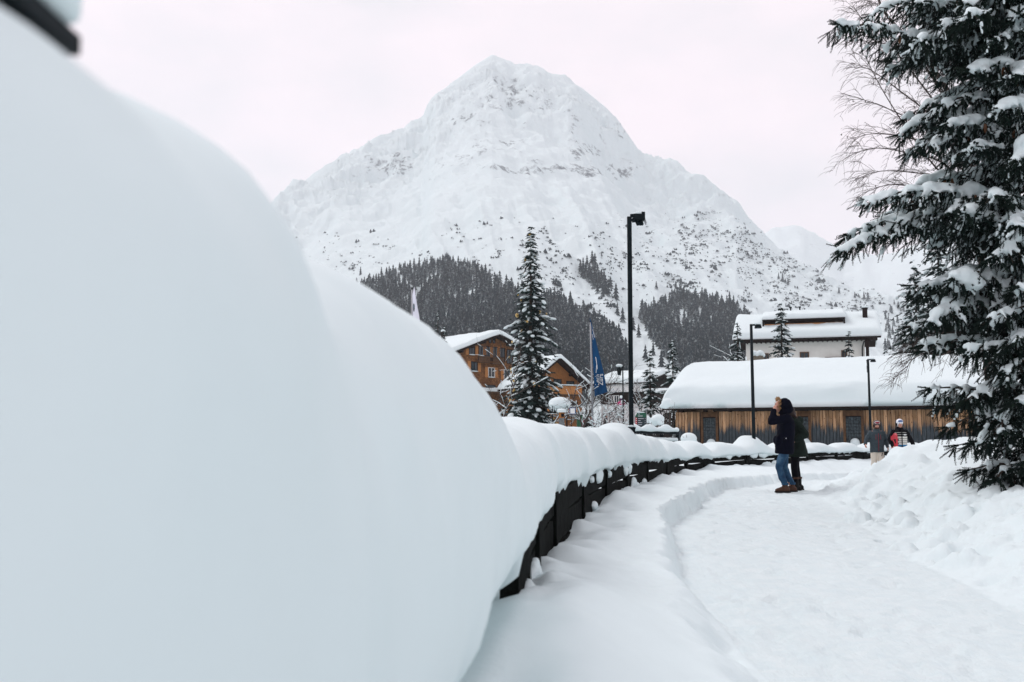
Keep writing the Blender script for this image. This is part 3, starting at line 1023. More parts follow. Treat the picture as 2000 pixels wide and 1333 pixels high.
def mtn_point(px, py):
    """point on the displaced mountainside seen near pixel (px, py)"""
    i = int(np.clip(np.searchsorted(pxs, px), 0, len(pxs) - 1))
    col = pyv[i, :len(ts)]
    k = np.argmax(col <= py)
    if col[k] > py: return None
    p = MV[i, k].copy()
    if k > 0:
        f = (col[k - 1] - py) / max(col[k - 1] - col[k], 1e-6)
        p = MV[i, k - 1] + (MV[i, k] - MV[i, k - 1]) * np.clip(f, 0, 1)
    return p


# a fainter mountain flank further off
px2 = np.linspace(1150, 2500, 160)
sil2 = lerp_tab(px2, [(1150, 800), (1300, 640), (1400, 540), (1480, 462), (1520, 446), (1560, 440), (1600, 455), (1650, 490), (1720, 505), (1800, 480), (1950, 430), (2200, 520), (2500, 700)])
sil2 = sil2 + 5 * fbm(px2 * .03, px2 * 0, 4)
t2 = np.linspace(0, 1, 60)
A_, B_ = np.meshgrid(px2, t2, indexing='ij')
Yr2 = 3400.0
Y2 = 1900 + (Yr2 - 1900) * B_
Z2 = 4 + (np.array([hgt_px(v) for v in sil2])[:, None] * Yr2) * B_ ** 1.15 + 25 * ridged(A_ * .012, B_ * 4, 5) * B_ * (1 - B_ ** 6)
X2 = (A_ - CX) / F_PX * Y2
bk = np.stack([X2[:, -1] * 1.1, Y2[:, -1] + 500, np.full(len(px2), 2.0)], -1)[:, None, :]
V2 = np.concatenate([np.stack([X2, Y2, Z2], -1), bk], 1)
me = np_mesh('mountain', V2.reshape(-1, 3), grid_faces(V2.shape[0], V2.shape[1]), [M['mountain']], True)
at2 = me.attributes.new('rock', 'FLOAT', 'POINT')
at2.data.foreach_set('value', np.concatenate([(.12 + .10 * ridged(A_ * .02, B_ * 6, 3)), np.zeros((len(px2), 1))], 1).astype(np.float32).ravel())
tag(link('mountain', me), 'faint distant mountain flank fading into cloud beyond the roofs', 'mountain', kind='structure')

# ------------------------------------------------------------------ haze
hz = MB(); hz.box((0, 2050, 440), (9400, 5200, 920))
m = bpy.data.materials.new('thin_winter_haze'); m.use_nodes = True
m.node_tree.nodes.clear()
ho = m.node_tree.nodes.new('ShaderNodeOutputMaterial'); hv = m.node_tree.nodes.new('ShaderNodeVolumePrincipled')
hv.inputs['Density'].default_value = .00016
hv.inputs['Color'].default_value = (.92, .965, 1.0, 1)
hv.inputs['Anisotropy'].default_value = 0.2
m.node_tree.links.new(hv.outputs['Volume'], ho.inputs['Volume'])
o = hz.build('haze', m)
tag(o, 'thin winter haze between the path and the peak', 'haze', kind='stuff')
# ------------------------------------------------------------------ tools for buildings
def edge_samples(L_, r0, r1, step):
    a = [r0 * (1 - math.cos(t)) for t in np.linspace(0, PI / 2, 7)] if r0 > 0 else [0.0]
    c = [L_ - r1 * (1 - math.cos(t)) for t in np.linspace(PI / 2, 0, 7)] if r1 > 0 else [L_]
    n_ = max(2, int((c[0] - a[-1]) / step))
    mid = list(np.linspace(a[-1], c[0], n_ + 1))[1:-1]
    return np.array(a + mid + c)


def edge_fn(x, L_, r0, r1, p=2.3):
    e = np.ones_like(x)
    if r0 > 0: e = np.minimum(e, np.maximum(0, 1 - (1 - np.clip(x / r0, 0, 1)) ** p) ** (1 / p))
    if r1 > 0: e = np.minimum(e, np.maximum(0, 1 - (1 - np.clip((L_ - x) / r1, 0, 1)) ** p) ** (1 / p))
    return e


def roof_snow(name, base, Lu, Lv, T0, ru, rv, mt, parent=None, step=.3, bulge=.0, amp=.08, freq=.9, seed=0.0, layer=0.0):
    """snow lying on the sheet base(u, v); thickness along z, rounded at its edges"""
    us, vs = edge_samples(Lu, ru[0], ru[1], step), edge_samples(Lv, rv[0], rv[1], step)
    U_, W_ = np.meshgrid(us, vs, indexing='ij')
    Bp = base(U_, W_)
    T = T0 * edge_fn(U_, Lu, *ru) * edge_fn(W_, Lv, *rv)
    T = T * (1 + amp * 2 * fbm(U_ * freq + seed, W_ * freq - seed, 4))
    top = Bp.copy(); top[..., 2] += T
    if layer:
        fr = np.exp(-(W_ / .35) ** 2) * np.clip((T - .08) / .3, 0, 1)
        top[..., 1] -= fr * layer * (vnoise(T * 9 + seed, U_ * .35) + .6 * vnoise(T * 22, U_ * .9 + 4) + .7 * vnoise(U_ * 1.3, T * 2 + 7))
    nu, nv = len(us), len(vs)
    Vt = np.concatenate([top.reshape(-1, 3), (Bp - np.array([0, 0, .012])).reshape(-1, 3)])
    f = grid_faces(nu, nv)
    fb = f[:, ::-1] + nu * nv
    idx = np.arange(nu * nv).reshape(nu, nv)
    side = []
    for ring in (idx[0, ::-1], idx[-1, :], idx[:, 0], idx[::-1, -1]):
        for a, c in zip(ring[:-1], ring[1:]):
            side.append([a, a + nu * nv, c + nu * nv, c])
    me = np_mesh(name, Vt, np.vstack([f, fb, np.array(side)[:, ::-1]]), [mt], True)
    return link(name, me, parent)


def wmat(o):
    return Matrix.Translation(o.location) @ o.rotation_euler.to_matrix().to_4x4()


def on_plane(T_, px, py, yl):
    """local (x, z) where the photograph's pixel meets the local plane y = yl"""
    inv = T_.inverted()
    o_ = inv @ Vector((0, 0, CAM_Z))
    d_ = inv.to_3x3() @ (at(px, py, 10) - Vector((0, 0, CAM_Z)))
    k = (yl - o_.y) / d_.y
    p = o_ + d_ * k
    return p.x, p.z


def window(parent, x, z, w, h, y, fm, bars=1, deep=.05, fr=.07, name='window'):
    """frame with a pane; faces local -y"""
    b_ = MB()
    for sx in (-1, 1): b_.box((x + sx * (w / 2 - fr / 2), y - deep / 2, z), (fr, deep, h))
    for sz in (-1, 1): b_.box((x, y - deep / 2, z + sz * (h / 2 - fr / 2)), (w - 2 * fr, deep, fr))
    for k in range(bars): b_.box((x - w / 2 + w * (k + 1) / (bars + 1), y - deep / 2 + .004, z), (fr * .7, deep, h - 2 * fr))
    f = b_.build(name, fm, parent)
    p = MB(); p.box((x, y - .012, z), (w - 2 * fr - .004, .02, h - 2 * fr - .004)); p.build('pane', M['glass'], f)
    return f


# ------------------------------------------------------------------ barn
A_px = at(1320, 855, 52)
barn = thing('barn', 'long low wooden barn under a deep roll of snow behind the fence', 'barn', (A_px.x, 52, .2), math.atan2(-4.7, 10.49))
TB = wmat(barn)
LB, HB = 23.0, 2.52
panels = []
for (a0, a1) in ((1373.5, 1399), (1563, 1580), (1652, 1683)):
    panels.append((on_plane(TB, a0, 840, 0)[0], on_plane(TB, a1, 840, 0)[0]))
b_ = MB(); b_.box((LB / 2, 2.26, HB / 2), (LB - .1, 4.4, HB)); b_.build('core_wall', M['dark_wood'], barn)
rr = random.Random(8)
bmesh_var = []
for k in range(8):
    b_ = MB()
    wd = .135 + .008 * k
    b_.box((0, 0, HB / 2), (wd - .022, .03 + .004 * (k % 3), HB - .02 * (k % 2)))
    bmesh_var.append((wd, b_.mesh('board', M['barn_board'])))
x_ = 0.0
while x_ < LB:
    wd, mesh_ = bmesh_var[rr.randrange(8)]
    xc = x_ + wd / 2
    inside = any(p0 - wd / 2 < xc < p1 + wd / 2 for p0, p1 in panels)
    if not inside:
        link('board', mesh_, barn, (xc, -.02 + rr.uniform(-.012, .012), 0))
    x_ += wd
for p0, p1 in panels:
    fr = MB()
    for xx in (p0 - .05, p1 + .05): fr.box((xx, -.03, HB / 2), (.12, .12, HB))
    fr.box(((p0 + p1) / 2, -.02, HB - .14), (p1 - p0, .06, .26))
    pn = fr.build('panel_frame', M['brown_wood'], barn)
    nrow = 13
    zr = 2.2
    sh = MB()
    for r_ in range(nrow):
        zc = .1 + r_ * (zr - .1) / nrow
        n_c = max(3, int((p1 - p0) / .11))
        for c_ in range(n_c):
            ww = (p1 - p0) / n_c
            sh.box((p0 + (c_ + .5) * ww, .012 - .016 * rr.random(), zc + .08), (ww * .88, .03, .15), Matrix.Rotation(R(-13 + rr.uniform(-3, 3)), 3, 'X'))
    sh.build('shingle_panel', M['barn_shingle'], barn)
    sn = MB()
    for k in range(9):
        sn.ell(((p0 + p1) / 2 + rr.uniform(-.32, .32) * (p1 - p0), -.12, .35 + rr.uniform(0, .62)), (.24, .18, .22), 10, 6)
    sn.blob('snow', M['snow_soft'], barn, .05, 4)
for xx in np.arange(.4, LB, 1.25):
    b_ = MB(); b_.box((xx, -.30, HB + .03), (.09, .70, .12)); b_.build('rafter_end', M['dark_wood'], barn)
EAV, DEP, RISE = -.62, 4.3, 2.05
b_ = MB()
b_.prism([(-.55, EAV, HB + .09), (-.55, EAV, HB + .17), (-.55, DEP, HB + .17 + RISE), (-.55, DEP + 4.6, HB + .17), (-.55, DEP + 4.6, HB + .09), (-.55, DEP, HB + .09 + RISE)], (0, 0, 0), (LB + 1.1, 0, 0))
b_.build('roof', M['dark_wood'], barn)
b_ = MB(); b_.prism([(0.02, .05, HB), (0.02, DEP, HB + RISE + .05), (0.02, DEP * 2 + .2, HB)], (0, 0, 0), (.10, 0, 0)); b_.build('gable', M['barn_board'], barn)


def barn_base(u, v):
    y = EAV + v
    z = HB + .175 + RISE * (1 - np.abs(y - DEP) / (DEP - EAV))
    rd = np.exp(-((y - DEP) / .9) ** 2) * .25
    return np.stack([u - .62, y, z - rd], -1)


roof_snow('roof_snow', barn_base, LB + 1.2, DEP * 2 - EAV + .3, .98, (.8, .8), (.42, .6), M['snow_soft'], barn, .22, amp=.035, freq=.5, seed=2.2, layer=.07)

# ------------------------------------------------------------------ white house behind the barn
hs = thing('white_house', 'white plastered house with long dormer and snowy roof behind the barn', 'house', (0, 0, 0))
pL, pR = at(1437, 662, 88), at(1716, 656, 84.5)
rz = math.atan2(pR.y - pL.y, pR.x - pL.x)
gh = 1.4
hs.location = (pL.x, pL.y, gh); hs.rotation_euler = (0, 0, rz)
TH = wmat(hs)
WH = (pR - pL).length
EZ = (pL.z + pR.z) / 2 - gh
x0w, x1w = on_plane(TH, 1457, 690, 0.9)[0], on_plane(TH, 1689, 680, .9)[0]
b_ = MB(); b_.box(((x0w + x1w) / 2, .9 + 3.6, EZ / 2 - .15), (x1w - x0w, 7.2, EZ - .3)); b_.build('wall', M['plaster'], hs)
RD, RR_ = 4.6, on_plane(TH, 1580, 609, 4.6)[1] - EZ - .55
b_ = MB()
b_.prism([(-.2, -.05, EZ - .22), (-.2, -.05, EZ), (-.2, RD, EZ + RR_), (-.2, RD * 2, EZ), (-.2, RD * 2, EZ - .22), (-.2, RD, EZ + RR_ - .22)], (0, 0, 0), (WH + .4, 0, 0))
roof = b_.build('roof', M['dark_wood'], hs)
for k in range(30):
    xx = .15 + k * (WH - .3) / 29
    r_ = MB(); r_.box((xx, .42, EZ - .30), (.11, .9, .17)); r_.build('rafter_end', M['dark_wood'], roof)
roof_snow('roof_snow', lambda u, v: np.stack([u - .3, v - .12, EZ + .01 + RR_ * (1 - np.abs(v - .12 - RD) / RD) - np.exp(-((v - .12 - RD) / .8) ** 2) * .15], -1), WH + .6, RD * 2 + .2, .62, (.4, .55), (.4, .4), M['snow_soft'], hs, .3, amp=.06, freq=.6, seed=9)
# shed dormer
dx0, dz0 = on_plane(TH, 1489, 639, 1.2); dx1, dz1 = on_plane(TH, 1651, 636, 1.2)
dtop = on_plane(TH, 1570, 623, 1.2)[1]
b_ = MB(); b_.box(((dx0 + dx1) / 2, 2.5, (dz0 + dtop) / 2 - .1), (dx1 - dx0 - .3, 2.0, dtop - dz0)); d_ = b_.build('dormer', M['dark_wood'], hs)
b_ = MB(); b_.box(((dx0 + dx1) / 2, 1.46, dz0 + .16), (dx1 - dx0 - .4, .08, .16)); b_.build('dormer_sill', M['shutter_wood'], d_)
b_ = MB(); b_.box(((dx0 + dx1) / 2, 2.1, dtop - .04), (dx1 - dx0, 1.9, .12)); b_.build('dormer_roof', M['dark_wood'], d_)
for xx in (dx0 + .08, dx1 - .08):
    b_ = MB(); b_.box((xx, 1.25, (dz0 + dtop) / 2), (.14, .14, dtop - dz0)); b_.build('dormer_post', M['dark_wood'], d_)
roof_snow('dormer_snow', lambda u, v: np.stack([dx0 - .1 + u, 1.1 + v, dtop + .03 + v * .22], -1), dx1 - dx0 + .2, 3.6, .42, (.35, .35), (.35, .2), M['snow_soft'], hs, .3, amp=.1, seed=4)
# chimney, vents, corner post, downpipe
cx0, cz0 = on_plane(TH, 1690, 634, 2.6); cz1 = on_plane(TH, 1690, 603, 2.6)[1]
b_ = MB(); b_.box((cx0, 2.6, (cz0 + cz1) / 2 - .2), (.40, .40, cz1 - cz0 + .4)); b_.box((cx0, 2.6, cz1 + .02), (.50, .50, .05)); ch = b_.build('chimney', M['dark_wood'], hs)
b_ = MB()
for k in range(5): b_.ell((cx0 + .08 * math.sin(k * 2), 2.6 + .08 * math.cos(k * 2), cz1 + .12), (.22, .22, .13), 10, 6)
b_.blob('snow', M['snow_soft'], ch, .04, 3)
for px, py in ((1544, 602), (1562, 601), (1580, 611)):
    vx, vz = on_plane(TH, px, py, RD - .3)
    b_ = MB(); b_.tube([(vx, RD - .3, vz - .9), (vx, RD - .3, vz)], .07, 8); b_.box((vx, RD - .3, vz + .04), (.24, .24, .10)); b_.build('vent_pipe', M['black_metal'], hs)
cxp = on_plane(TH, 1694, 680, .3)[0]
b_ = MB(); b_.box((cxp, .3, EZ / 2 - .1), (.26, .26, EZ - .2)); b_.build('corner_post', M['dark_wood'], hs)
b_ = MB(); b_.tube([(cxp - .22, .75, EZ - .4), (cxp - .38, .82, EZ - .9), (cxp - .40, .84, EZ - 1.5), (cxp - .36, .84, 0)], .05, 8); b_.build('downpipe', M['black_metal'], hs)
for (a0, a1, y0, y1, bars) in ((1562, 1580.5, 691.5, 704, 1), (1491, 1502, 694, 708, 1), (1643, 1655, 688, 702, 1)):
    xa, za = on_plane(TH, a0, y0, .9); xb, zb = on_plane(TH, a1, y1, .9)
    window(hs, (xa + xb) / 2, (za + zb) / 2, xb - xa, za - zb + .3, .9, M['brown_wood'], bars, .08, .08)
b_ = MB(); xa, za = on_plane(TH, 1611, 698, .6); xb, zb = on_plane(TH, 1643, 697, .6)
b_.box(((xa + xb) / 2, .6, za - .5), (xb - xa, .06, 1.0)); b_.build('balcony_board', M['brown_wood'], hs)

# wooden shelter with snow before the house
wb = thing('wooden_shelter', 'small grey plank shelter with a snow cap above the barn ridge', 'hut', (0, 0, 0))
p = at(1481, 700, 80); wb.location = (p.x, p.y, 1.3); wb.rotation_euler = (0, 0, rz)
zt = at(1481, 696, 80).z - 1.3
for k in range(5):
    b_ = MB(); b_.box((-.32 + .16 * k, 0, zt / 2), (.15, .72, zt + .02 * (k % 2))); b_.build('plank', M['grey_wood'], wb)
b_ = MB()
for k in range(8): b_.ell((-.35 + .1 * k, 0, zt + .16 + .14 * math.sin(k * 1.3 + 1)), (.22, .42, .20), 10, 6)
b_.blob('snow', M['snow_soft'], wb, .06, 4)

# ------------------------------------------------------------------ big shingled chalet on the left
ch1 = thing('shingled_chalet', 'large orange shingled chalet with wide snowy gable roof, half behind the snow roll', 'chalet', (0, 0, 0))
ap = at(976, 643, 120)
g1 = 2.0
ch1.location = (ap.x, ap.y, g1); ch1.rotation_euler = (0, 0, R(40))
T1 = wmat(ch1)
RZ = ap.z - g1 - .55
HWD, DRP, LEN = 7.4, 2.75, 14.5
wy = 1.15
b_ = MB()
wp = [(-6.3, wy, 0), (6.3, wy, 0), (6.3, wy, RZ - DRP * 6.3 / HWD - .3), (0, wy, RZ - .3), (-6.3, wy, RZ - DRP * 6.3 / HWD - .3)]
b_.prism(wp, (0, 0, 0), (0, LEN - 2.2, 0)); b_.build('wall', M['shingles'], ch1)
b_ = MB()
b_.prism([(-HWD, 0, RZ - DRP - .28), (-HWD, 0, RZ - DRP), (0, 0, RZ), (HWD, 0, RZ - DRP), (HWD, 0, RZ - DRP - .28), (0, 0, RZ - .30)], (0, 0, 0), (0, LEN, 0))
rf = b_.build('roof', M['dark_wood'], ch1)
for sx in (-1, 1):
    for f_ in (.0, .28, .52, .74, .90):
        xx = sx * HWD * f_
        if f_ == 0 and sx > 0: continue
        b_ = MB(); b_.box((xx, .75, RZ - DRP * f_ - .42), (.24, 1.2, .26)); b_.build('purlin_end', M['dark_wood'], rf)
roof_snow('roof_snow', lambda u, v: np.stack([v - HWD - .08, u - .1, RZ + .01 - DRP * np.abs(v - HWD - .08) / HWD - np.exp(-((v - HWD) / .6) ** 2) * .08], -1), LEN + .2, 2 * HWD + .16, .55, (.3, .4), (.45, .45), M['snow_soft'], ch1, .35, amp=.06, freq=.5, seed=6)
b_ = MB(); xx = -1.2
b_.box((xx, 10, RZ + .3), (.4, .4, 1.3)); chm = b_.build('chimney', M['dark_wood'], ch1)
b_ = MB(); b_.ell((xx, 10, RZ + 1.05), (.3, .3, .2), 10, 6); b_.build('snow', M['snow_soft'], chm, True)


def pxwin(parent, T_, yl, px, py, w, h, fm, bars=1, shutters=0, name='window'):
    x, z = on_plane(T_, px, py, yl)
    f = window(parent, x, z, w, h, yl, fm, bars, .07, .07, name)
    for s_ in ((-1, 1) if shutters == 2 else ((1,) if shutters == 1 else ())):
        b_ = MB(); b_.box((x + s_ * (w / 2 + .24), yl - .04, z), (.44, .05, h + .05)); b_.build('shutter', M['shutter_wood'], parent)
    if shutters:
        b_ = MB(); b_.ell((x, yl - .14, z - h / 2 + .02), (w / 2 + .05, .10, .07), 10, 6); b_.build('sill_snow', M['snow_soft'], f, True)
    return x, z


pxwin(ch1, T1, wy, 957, 664.5, .42, .75, M['dark_wood'], 0)
pxwin(ch1, T1, wy, 964.5, 665, .42, .75, M['dark_wood'], 0)
pxwin(ch1, T1, wy, 921.5, 685, .95, 1.05, M['dark_wood'], 1, 2)
for px, py in ((940, 690), (953.5, 691), (967, 692), (980, 694), (995, 697)):
    pxwin(ch1, T1, wy, px, py, .95, 1.75, M['dark_wood'], 1, 0, 'balcony_door')
for px in (946.5, 960, 973.5):
    x, z = on_plane(T1, px, 688, wy)
    b_ = MB(); b_.box((x, wy - .03, z), (.42, .05, 1.3)); b_.build('shutter', M['shutter_wood'], ch1)
pxwin(ch1, T1, wy, 959.5, 728, 1.05, 1.2, M['white_paint'], 1, 2)
pxwin(ch1, T1, wy, 926, 716, 1.05, 1.2, M['dark_wood'], 1, 2)
pxwin(ch1, T1, wy, 990, 732, 1.05, 1.2, M['white_paint'], 1, 2)
pxwin(ch1, T1, wy, 958, 757, 1.5, .6, M['dark_wood'], 0)
for (q0, q1, yy0, yy1) in ((935.5, 958, 694, 708.5), (963, 985, 697, 711)):
    xa, za = on_plane(T1, q0, yy0, wy - .7); xb, zb = on_plane(T1, q1, yy1, wy - .7)
    bal = MB(); bal.box(((xa + xb) / 2, wy - .36, zb), (xb - xa, .72, .10)); bal = bal.build('balcony', M['brown_wood'], ch1)
    b_ = MB(); b_.box(((xa + xb) / 2, wy - .70, za), (xb - xa, .07, .08)); b_.build('handrail', M['dark_wood'], bal)
    n_b = int((xb - xa) / .13)
    b_ = MB()
    for k in range(n_b): b_.box((xa + (k + .5) * (xb - xa) / n_b, wy - .68, (za + zb) / 2), (.095, .03, za - zb - .05))
    b_.build('balusters', M['brown_wood'], bal)
xa, za = on_plane(T1, 975, 765, wy - 1.4)
b_ = MB(); b_.box((xa, wy - .7, za - .1), (5.0, 1.5, .16)); pr = b_.build('porch_roof', M['brown_wood'], ch1)
roof_snow('snow', lambda u, v: np.stack([xa - 2.55 + u, wy - 1.5 + v, za - .02 + 0 * u], -1), 5.1, 1.5, .42, (.3, .3), (.3, .1), M['snow_soft'], pr, .25, seed=3)

# ------------------------------------------------------------------ second chalet with balconies
ch2 = thing('balcony_chalet', 'brown wooden chalet with two plank balconies, right behind the decorated spruce', 'chalet', (0, 0, 0))
ap = at(1094, 690, 110)
g2 = 1.9
ch2.location = (ap.x, ap.y, g2); ch2.rotation_euler = (0, 0, R(24))
T2 = wmat(ch2)
RZ2 = ap.z - g2 - .45
HW2, DR2, LN2, wy2 = 4.1, 3.3, 8.0, 1.3
b_ = MB()
b_.prism([(-3.3, wy2, 0), (3.3, wy2, 0), (3.3, wy2, RZ2 - DR2 * 3.3 / HW2 - .25), (0, wy2, RZ2 - .25), (-3.3, wy2, RZ2 - DR2 * 3.3 / HW2 - .25)], (0, 0, 0), (0, LN2 - 2, 0)); b_.build('wall', M['chalet_wood'], ch2)
b_ = MB()
b_.prism([(-HW2, 0, RZ2 - DR2 - .26), (-HW2, 0, RZ2 - DR2), (0, 0, RZ2), (HW2, 0, RZ2 - DR2), (HW2, 0, RZ2 - DR2 - .26), (0, 0, RZ2 - .28)], (0, 0, 0), (0, LN2, 0))
rf = b_.build('roof', M['dark_wood'], ch2)
for f_ in (-.85, -.45, 0, .45, .85):
    b_ = MB(); b_.box((HW2 * f_, .8, RZ2 - DR2 * abs(f_) - .40), (.22, 1.3, .24)); b_.build('purlin_end', M['dark_wood'], rf)
roof_snow('roof_snow', lambda u, v: np.stack([v - HW2 - .06, u - .1, RZ2 + .01 - DR2 * np.abs(v - HW2 - .06) / HW2], -1), LN2 + .2, 2 * HW2 + .12, .50, (.3, .3), (.4, .4), M['snow_soft'], ch2, .35, amp=.1, freq=.7, seed=8)
for zb, in ((RZ2 - 4.15,), (RZ2 - 6.5,)):
    bal = MB(); bal.box((-.3, wy2 - .6, zb), (6.2, 1.2, .14)); bal = bal.build('balcony', M['brown_wood'], ch2)
    for k in range(40):
        b_ = MB(); b_.box((-3.3 + 6.0 * k / 39, wy2 - 1.16, zb + .50), (.14, .035, .92)); b_.build('plank', M['shutter_wood'], bal)
    b_ = MB(); b_.box((-.3, wy2 - 1.16, zb + 1.0), (6.3, .12, .08)); b_.build('handrail', M['brown_wood'], bal)
    b_ = MB(); b_.box((-.3, wy2 - 1.16, zb + 1.09), (6.2, .15, .10)); b_.build('snow', M['snow_soft'], bal)
for xx, zz in ((-1.7, RZ2 - 3.1), (.3, RZ2 - 3.1), (1.9, RZ2 - 3.3), (-1.9, RZ2 - 5.6), (.3, RZ2 - 5.6), (2.3, RZ2 - 5.6)):
    window(ch2, xx, zz, 1.0, 1.5, wy2, M['dark_wood'], 1, .07, .08)

# ------------------------------------------------------------------ lower house with lettered board
h3 = thing('lettered_house', 'low dark timber house with snowy roof and white lettered board beside the blue flag', 'house', (0, 0, 0))
pL, pR = at(1172, 767, 112), at(1262, 766, 109)
g3 = 1.9
h3.location = (pL.x, pL.y, g3); h3.rotation_euler = (0, 0, math.atan2(pR.y - pL.y, pR.x - pL.x))
T3 = wmat(h3); W3 = (pR - pL).length
zE = on_plane(T3, 1200, 767, 0)[1]
zW = on_plane(T3, 1200, 790, 0)[1]
b_ = MB(); b_.box((W3 / 2, 3.2, (zE + zW) / 2), (W3, 6.2, zE - zW)); b_.build('upper_wall', M['dark_wood'], h3)
b_ = MB(); b_.box((W3 / 2, 3.25, zW / 2), (W3 - .1, 6.2, zW - .004)); b_.build('lower_wall', M['grey_plaster'], h3)
zS = on_plane(T3, 1200, 750, -.5)[1]
b_ = MB(); b_.box((W3 / 2, -.5, (zE + zS) / 2 + .1), (W3 + .1, .06, zS - zE + .15)); lb = b_.build('sign_board', M['white_paint'], h3)
rr = random.Random(21)
for zz, a0, a1, hh in ((.80, .08, .40, .26), (.34, .28, .58, .17), (.14, .20, .62, .17)):
    b_ = MB(); xx = W3 * a0
    while xx < W3 * a1:
        w_l = rr.uniform(.05, .13)
        if rr.random() > .12: b_.box((xx + w_l / 2, -.535, zE + zz), (w_l, .01, hh * rr.choice([.6, .6, 1.0])))
        xx += w_l + .05
    b_.build('lettering', M['print_grey'], lb)
for px, py in ((1194, 780.5), (1204.5, 780)):
    pxwin(h3, T3, 0.09, px, py, .62, .85, M['white_paint'], 1)
zR = on_plane(T3, 1200, 727, 4)[1]
b_ = MB(); b_.prism([(-.4, -.9, zS - .1), (-.4, -.9, zS + .05), (-.4, 4, zR - .4), (-.4, 8.5, zS), (-.4, 8.5, zS - .15), (-.4, 4, zR - .6)], (0, 0, 0), (W3 + .8, 0, 0)); b_.build('roof', M['dark_wood'], h3)
roof_snow('roof_snow', lambda u, v: np.stack([u - .5, v - .95, zS + .06 + (zR - .4 - zS - .05) * (1 - np.abs(v - .95 - 4) / 4.9)], -1), W3 + 1.0, 9.4, .5, (.4, .4), (.4, .4), M['snow_soft'], h3, .4, amp=.08, seed=12)
# magenta parasol with snow by that house
um = thing('magenta_awning', 'folded magenta parasol topped with snow before the dark timber wall', 'parasol', (0, 0, 0))
p = at(1213, 788, 100); um.location = (p.x, p.y, 1.8)
zq = p.z - 1.8
b_ = MB(); b_.tube([(0, 0, 0), (0, 0, zq + .3)], .035, 8); b_.build('pole', M['grey_metal'], um)
b_ = MB(); b_.loft([((0, 0, zq - .16), .42, .40), ((0, 0, zq + .02), .44, .42), ((0, 0, zq + .16), .22, .22), ((0, 0, zq + .26), .05, .05)], 10); b_.build('canopy', M['pink'], um)
b_ = MB(); b_.loft([((0.06, 0, zq + .18), .17, .17), ((0.06, 0, zq + .40), .13, .13), ((0.06, 0, zq + .50), .05, .05)], 8); b_.build('top_bag', M['purple'], um)
b_ = MB(); b_.ell((.02, 0, zq + .62), (.16, .16, .17), 10, 6); b_.build('snow', M['snow_soft'], um, True)

# ------------------------------------------------------------------ lamps
def lamp_tall():
    p = at(1233, 842, 17.3)
    zb = p.z - .25
    t = thing('floodlight_post', 'tall black square post with a cluster of floodlights before the mountain', 'lamp post', (p.x, p.y, zb))
    top = at(1229, 424, 17.3)
    dx = top.x - p.x; H = top.z - zb
    b_ = MB(); b_.bar((0, 0, 0), (dx, 0, H), .075, .075, up=(0, 1, 0)); po = b_.build('post', M['black_metal'], t)
    b_ = MB(); b_.box((0, 0, .20), (.125, .125, .17)); b_.box((0, 0, .30), (.14, .14, .03)); b_.build('base_box', M['black_metal'], t)
    b_ = MB(); b_.ell((0, 0, .33), (.06, .06, .03), 10, 6); b_.build('base_snow', M['snow_soft'], t, True)
    S = 1 / 112.4
    def q(px, py): return Vector((dx + (px - 1229) * S, 0, H + (424 - py) * S))
    b_ = MB(); a = q(1231, 422); c = q(1258, 422)
    b_.box((a + c) / 2, (c.x - a.x, .07, .055)); b_.build('arm', M['black_metal'], t)
    b_ = MB(); b_.box(q(1248, 425.5), (.19, .15, .11)); b_.box(q(1256, 423), (.06, .16, .13)); b_.build('housing', M['black_metal'], t)
    for (ax, ay, bx, by, r_) in ((1235, 427, 1238.5, 434, .032), (1243, 430, 1247.5, 440, .036), (1250, 430, 1254, 440, .036)):
        b_ = MB(); A1, B1 = q(ax, ay), q(bx, by)
        b_.tube([A1, A1 + (B1 - A1) * .15, B1, B1 + (B1 - A1) * .06], [r_ * .7, r_, r_ * 1.05, r_ * .8], 10); s_ = b_.build('spotlight', M['black_metal'], t, True)
        b_ = MB(); b_.ell(B1 + (B1 - A1) * .05, (r_ * .7, r_ * .7, r_ * .3), 8, 4); b_.build('lens', M['glass'], s_, True)
    b_ = MB(); b_.bar(q(1258.5, 427), q(1262, 438.5), .15, .012, up=(1, 0, .3)); b_.build('visor', M['grey_metal'], t)
    b_ = MB()
    for k in range(6): b_.ell(q(1241.5 + 2.4 * k, 417.4 + .5 * abs(k - 2.5)), (.045, .07, .045), 8, 5)
    b_.blob('snow', M['snow_soft'], t, .012, 3)
    for py in (768, 783, 804):
        b_ = MB(); pp = q(1231 + (py - 700) * .012, py); b_.box(pp - Vector((0, .039, 0)), (.012, .006, .012)); b_.build('bolt', M['grey_metal'], t)


lamp_tall()


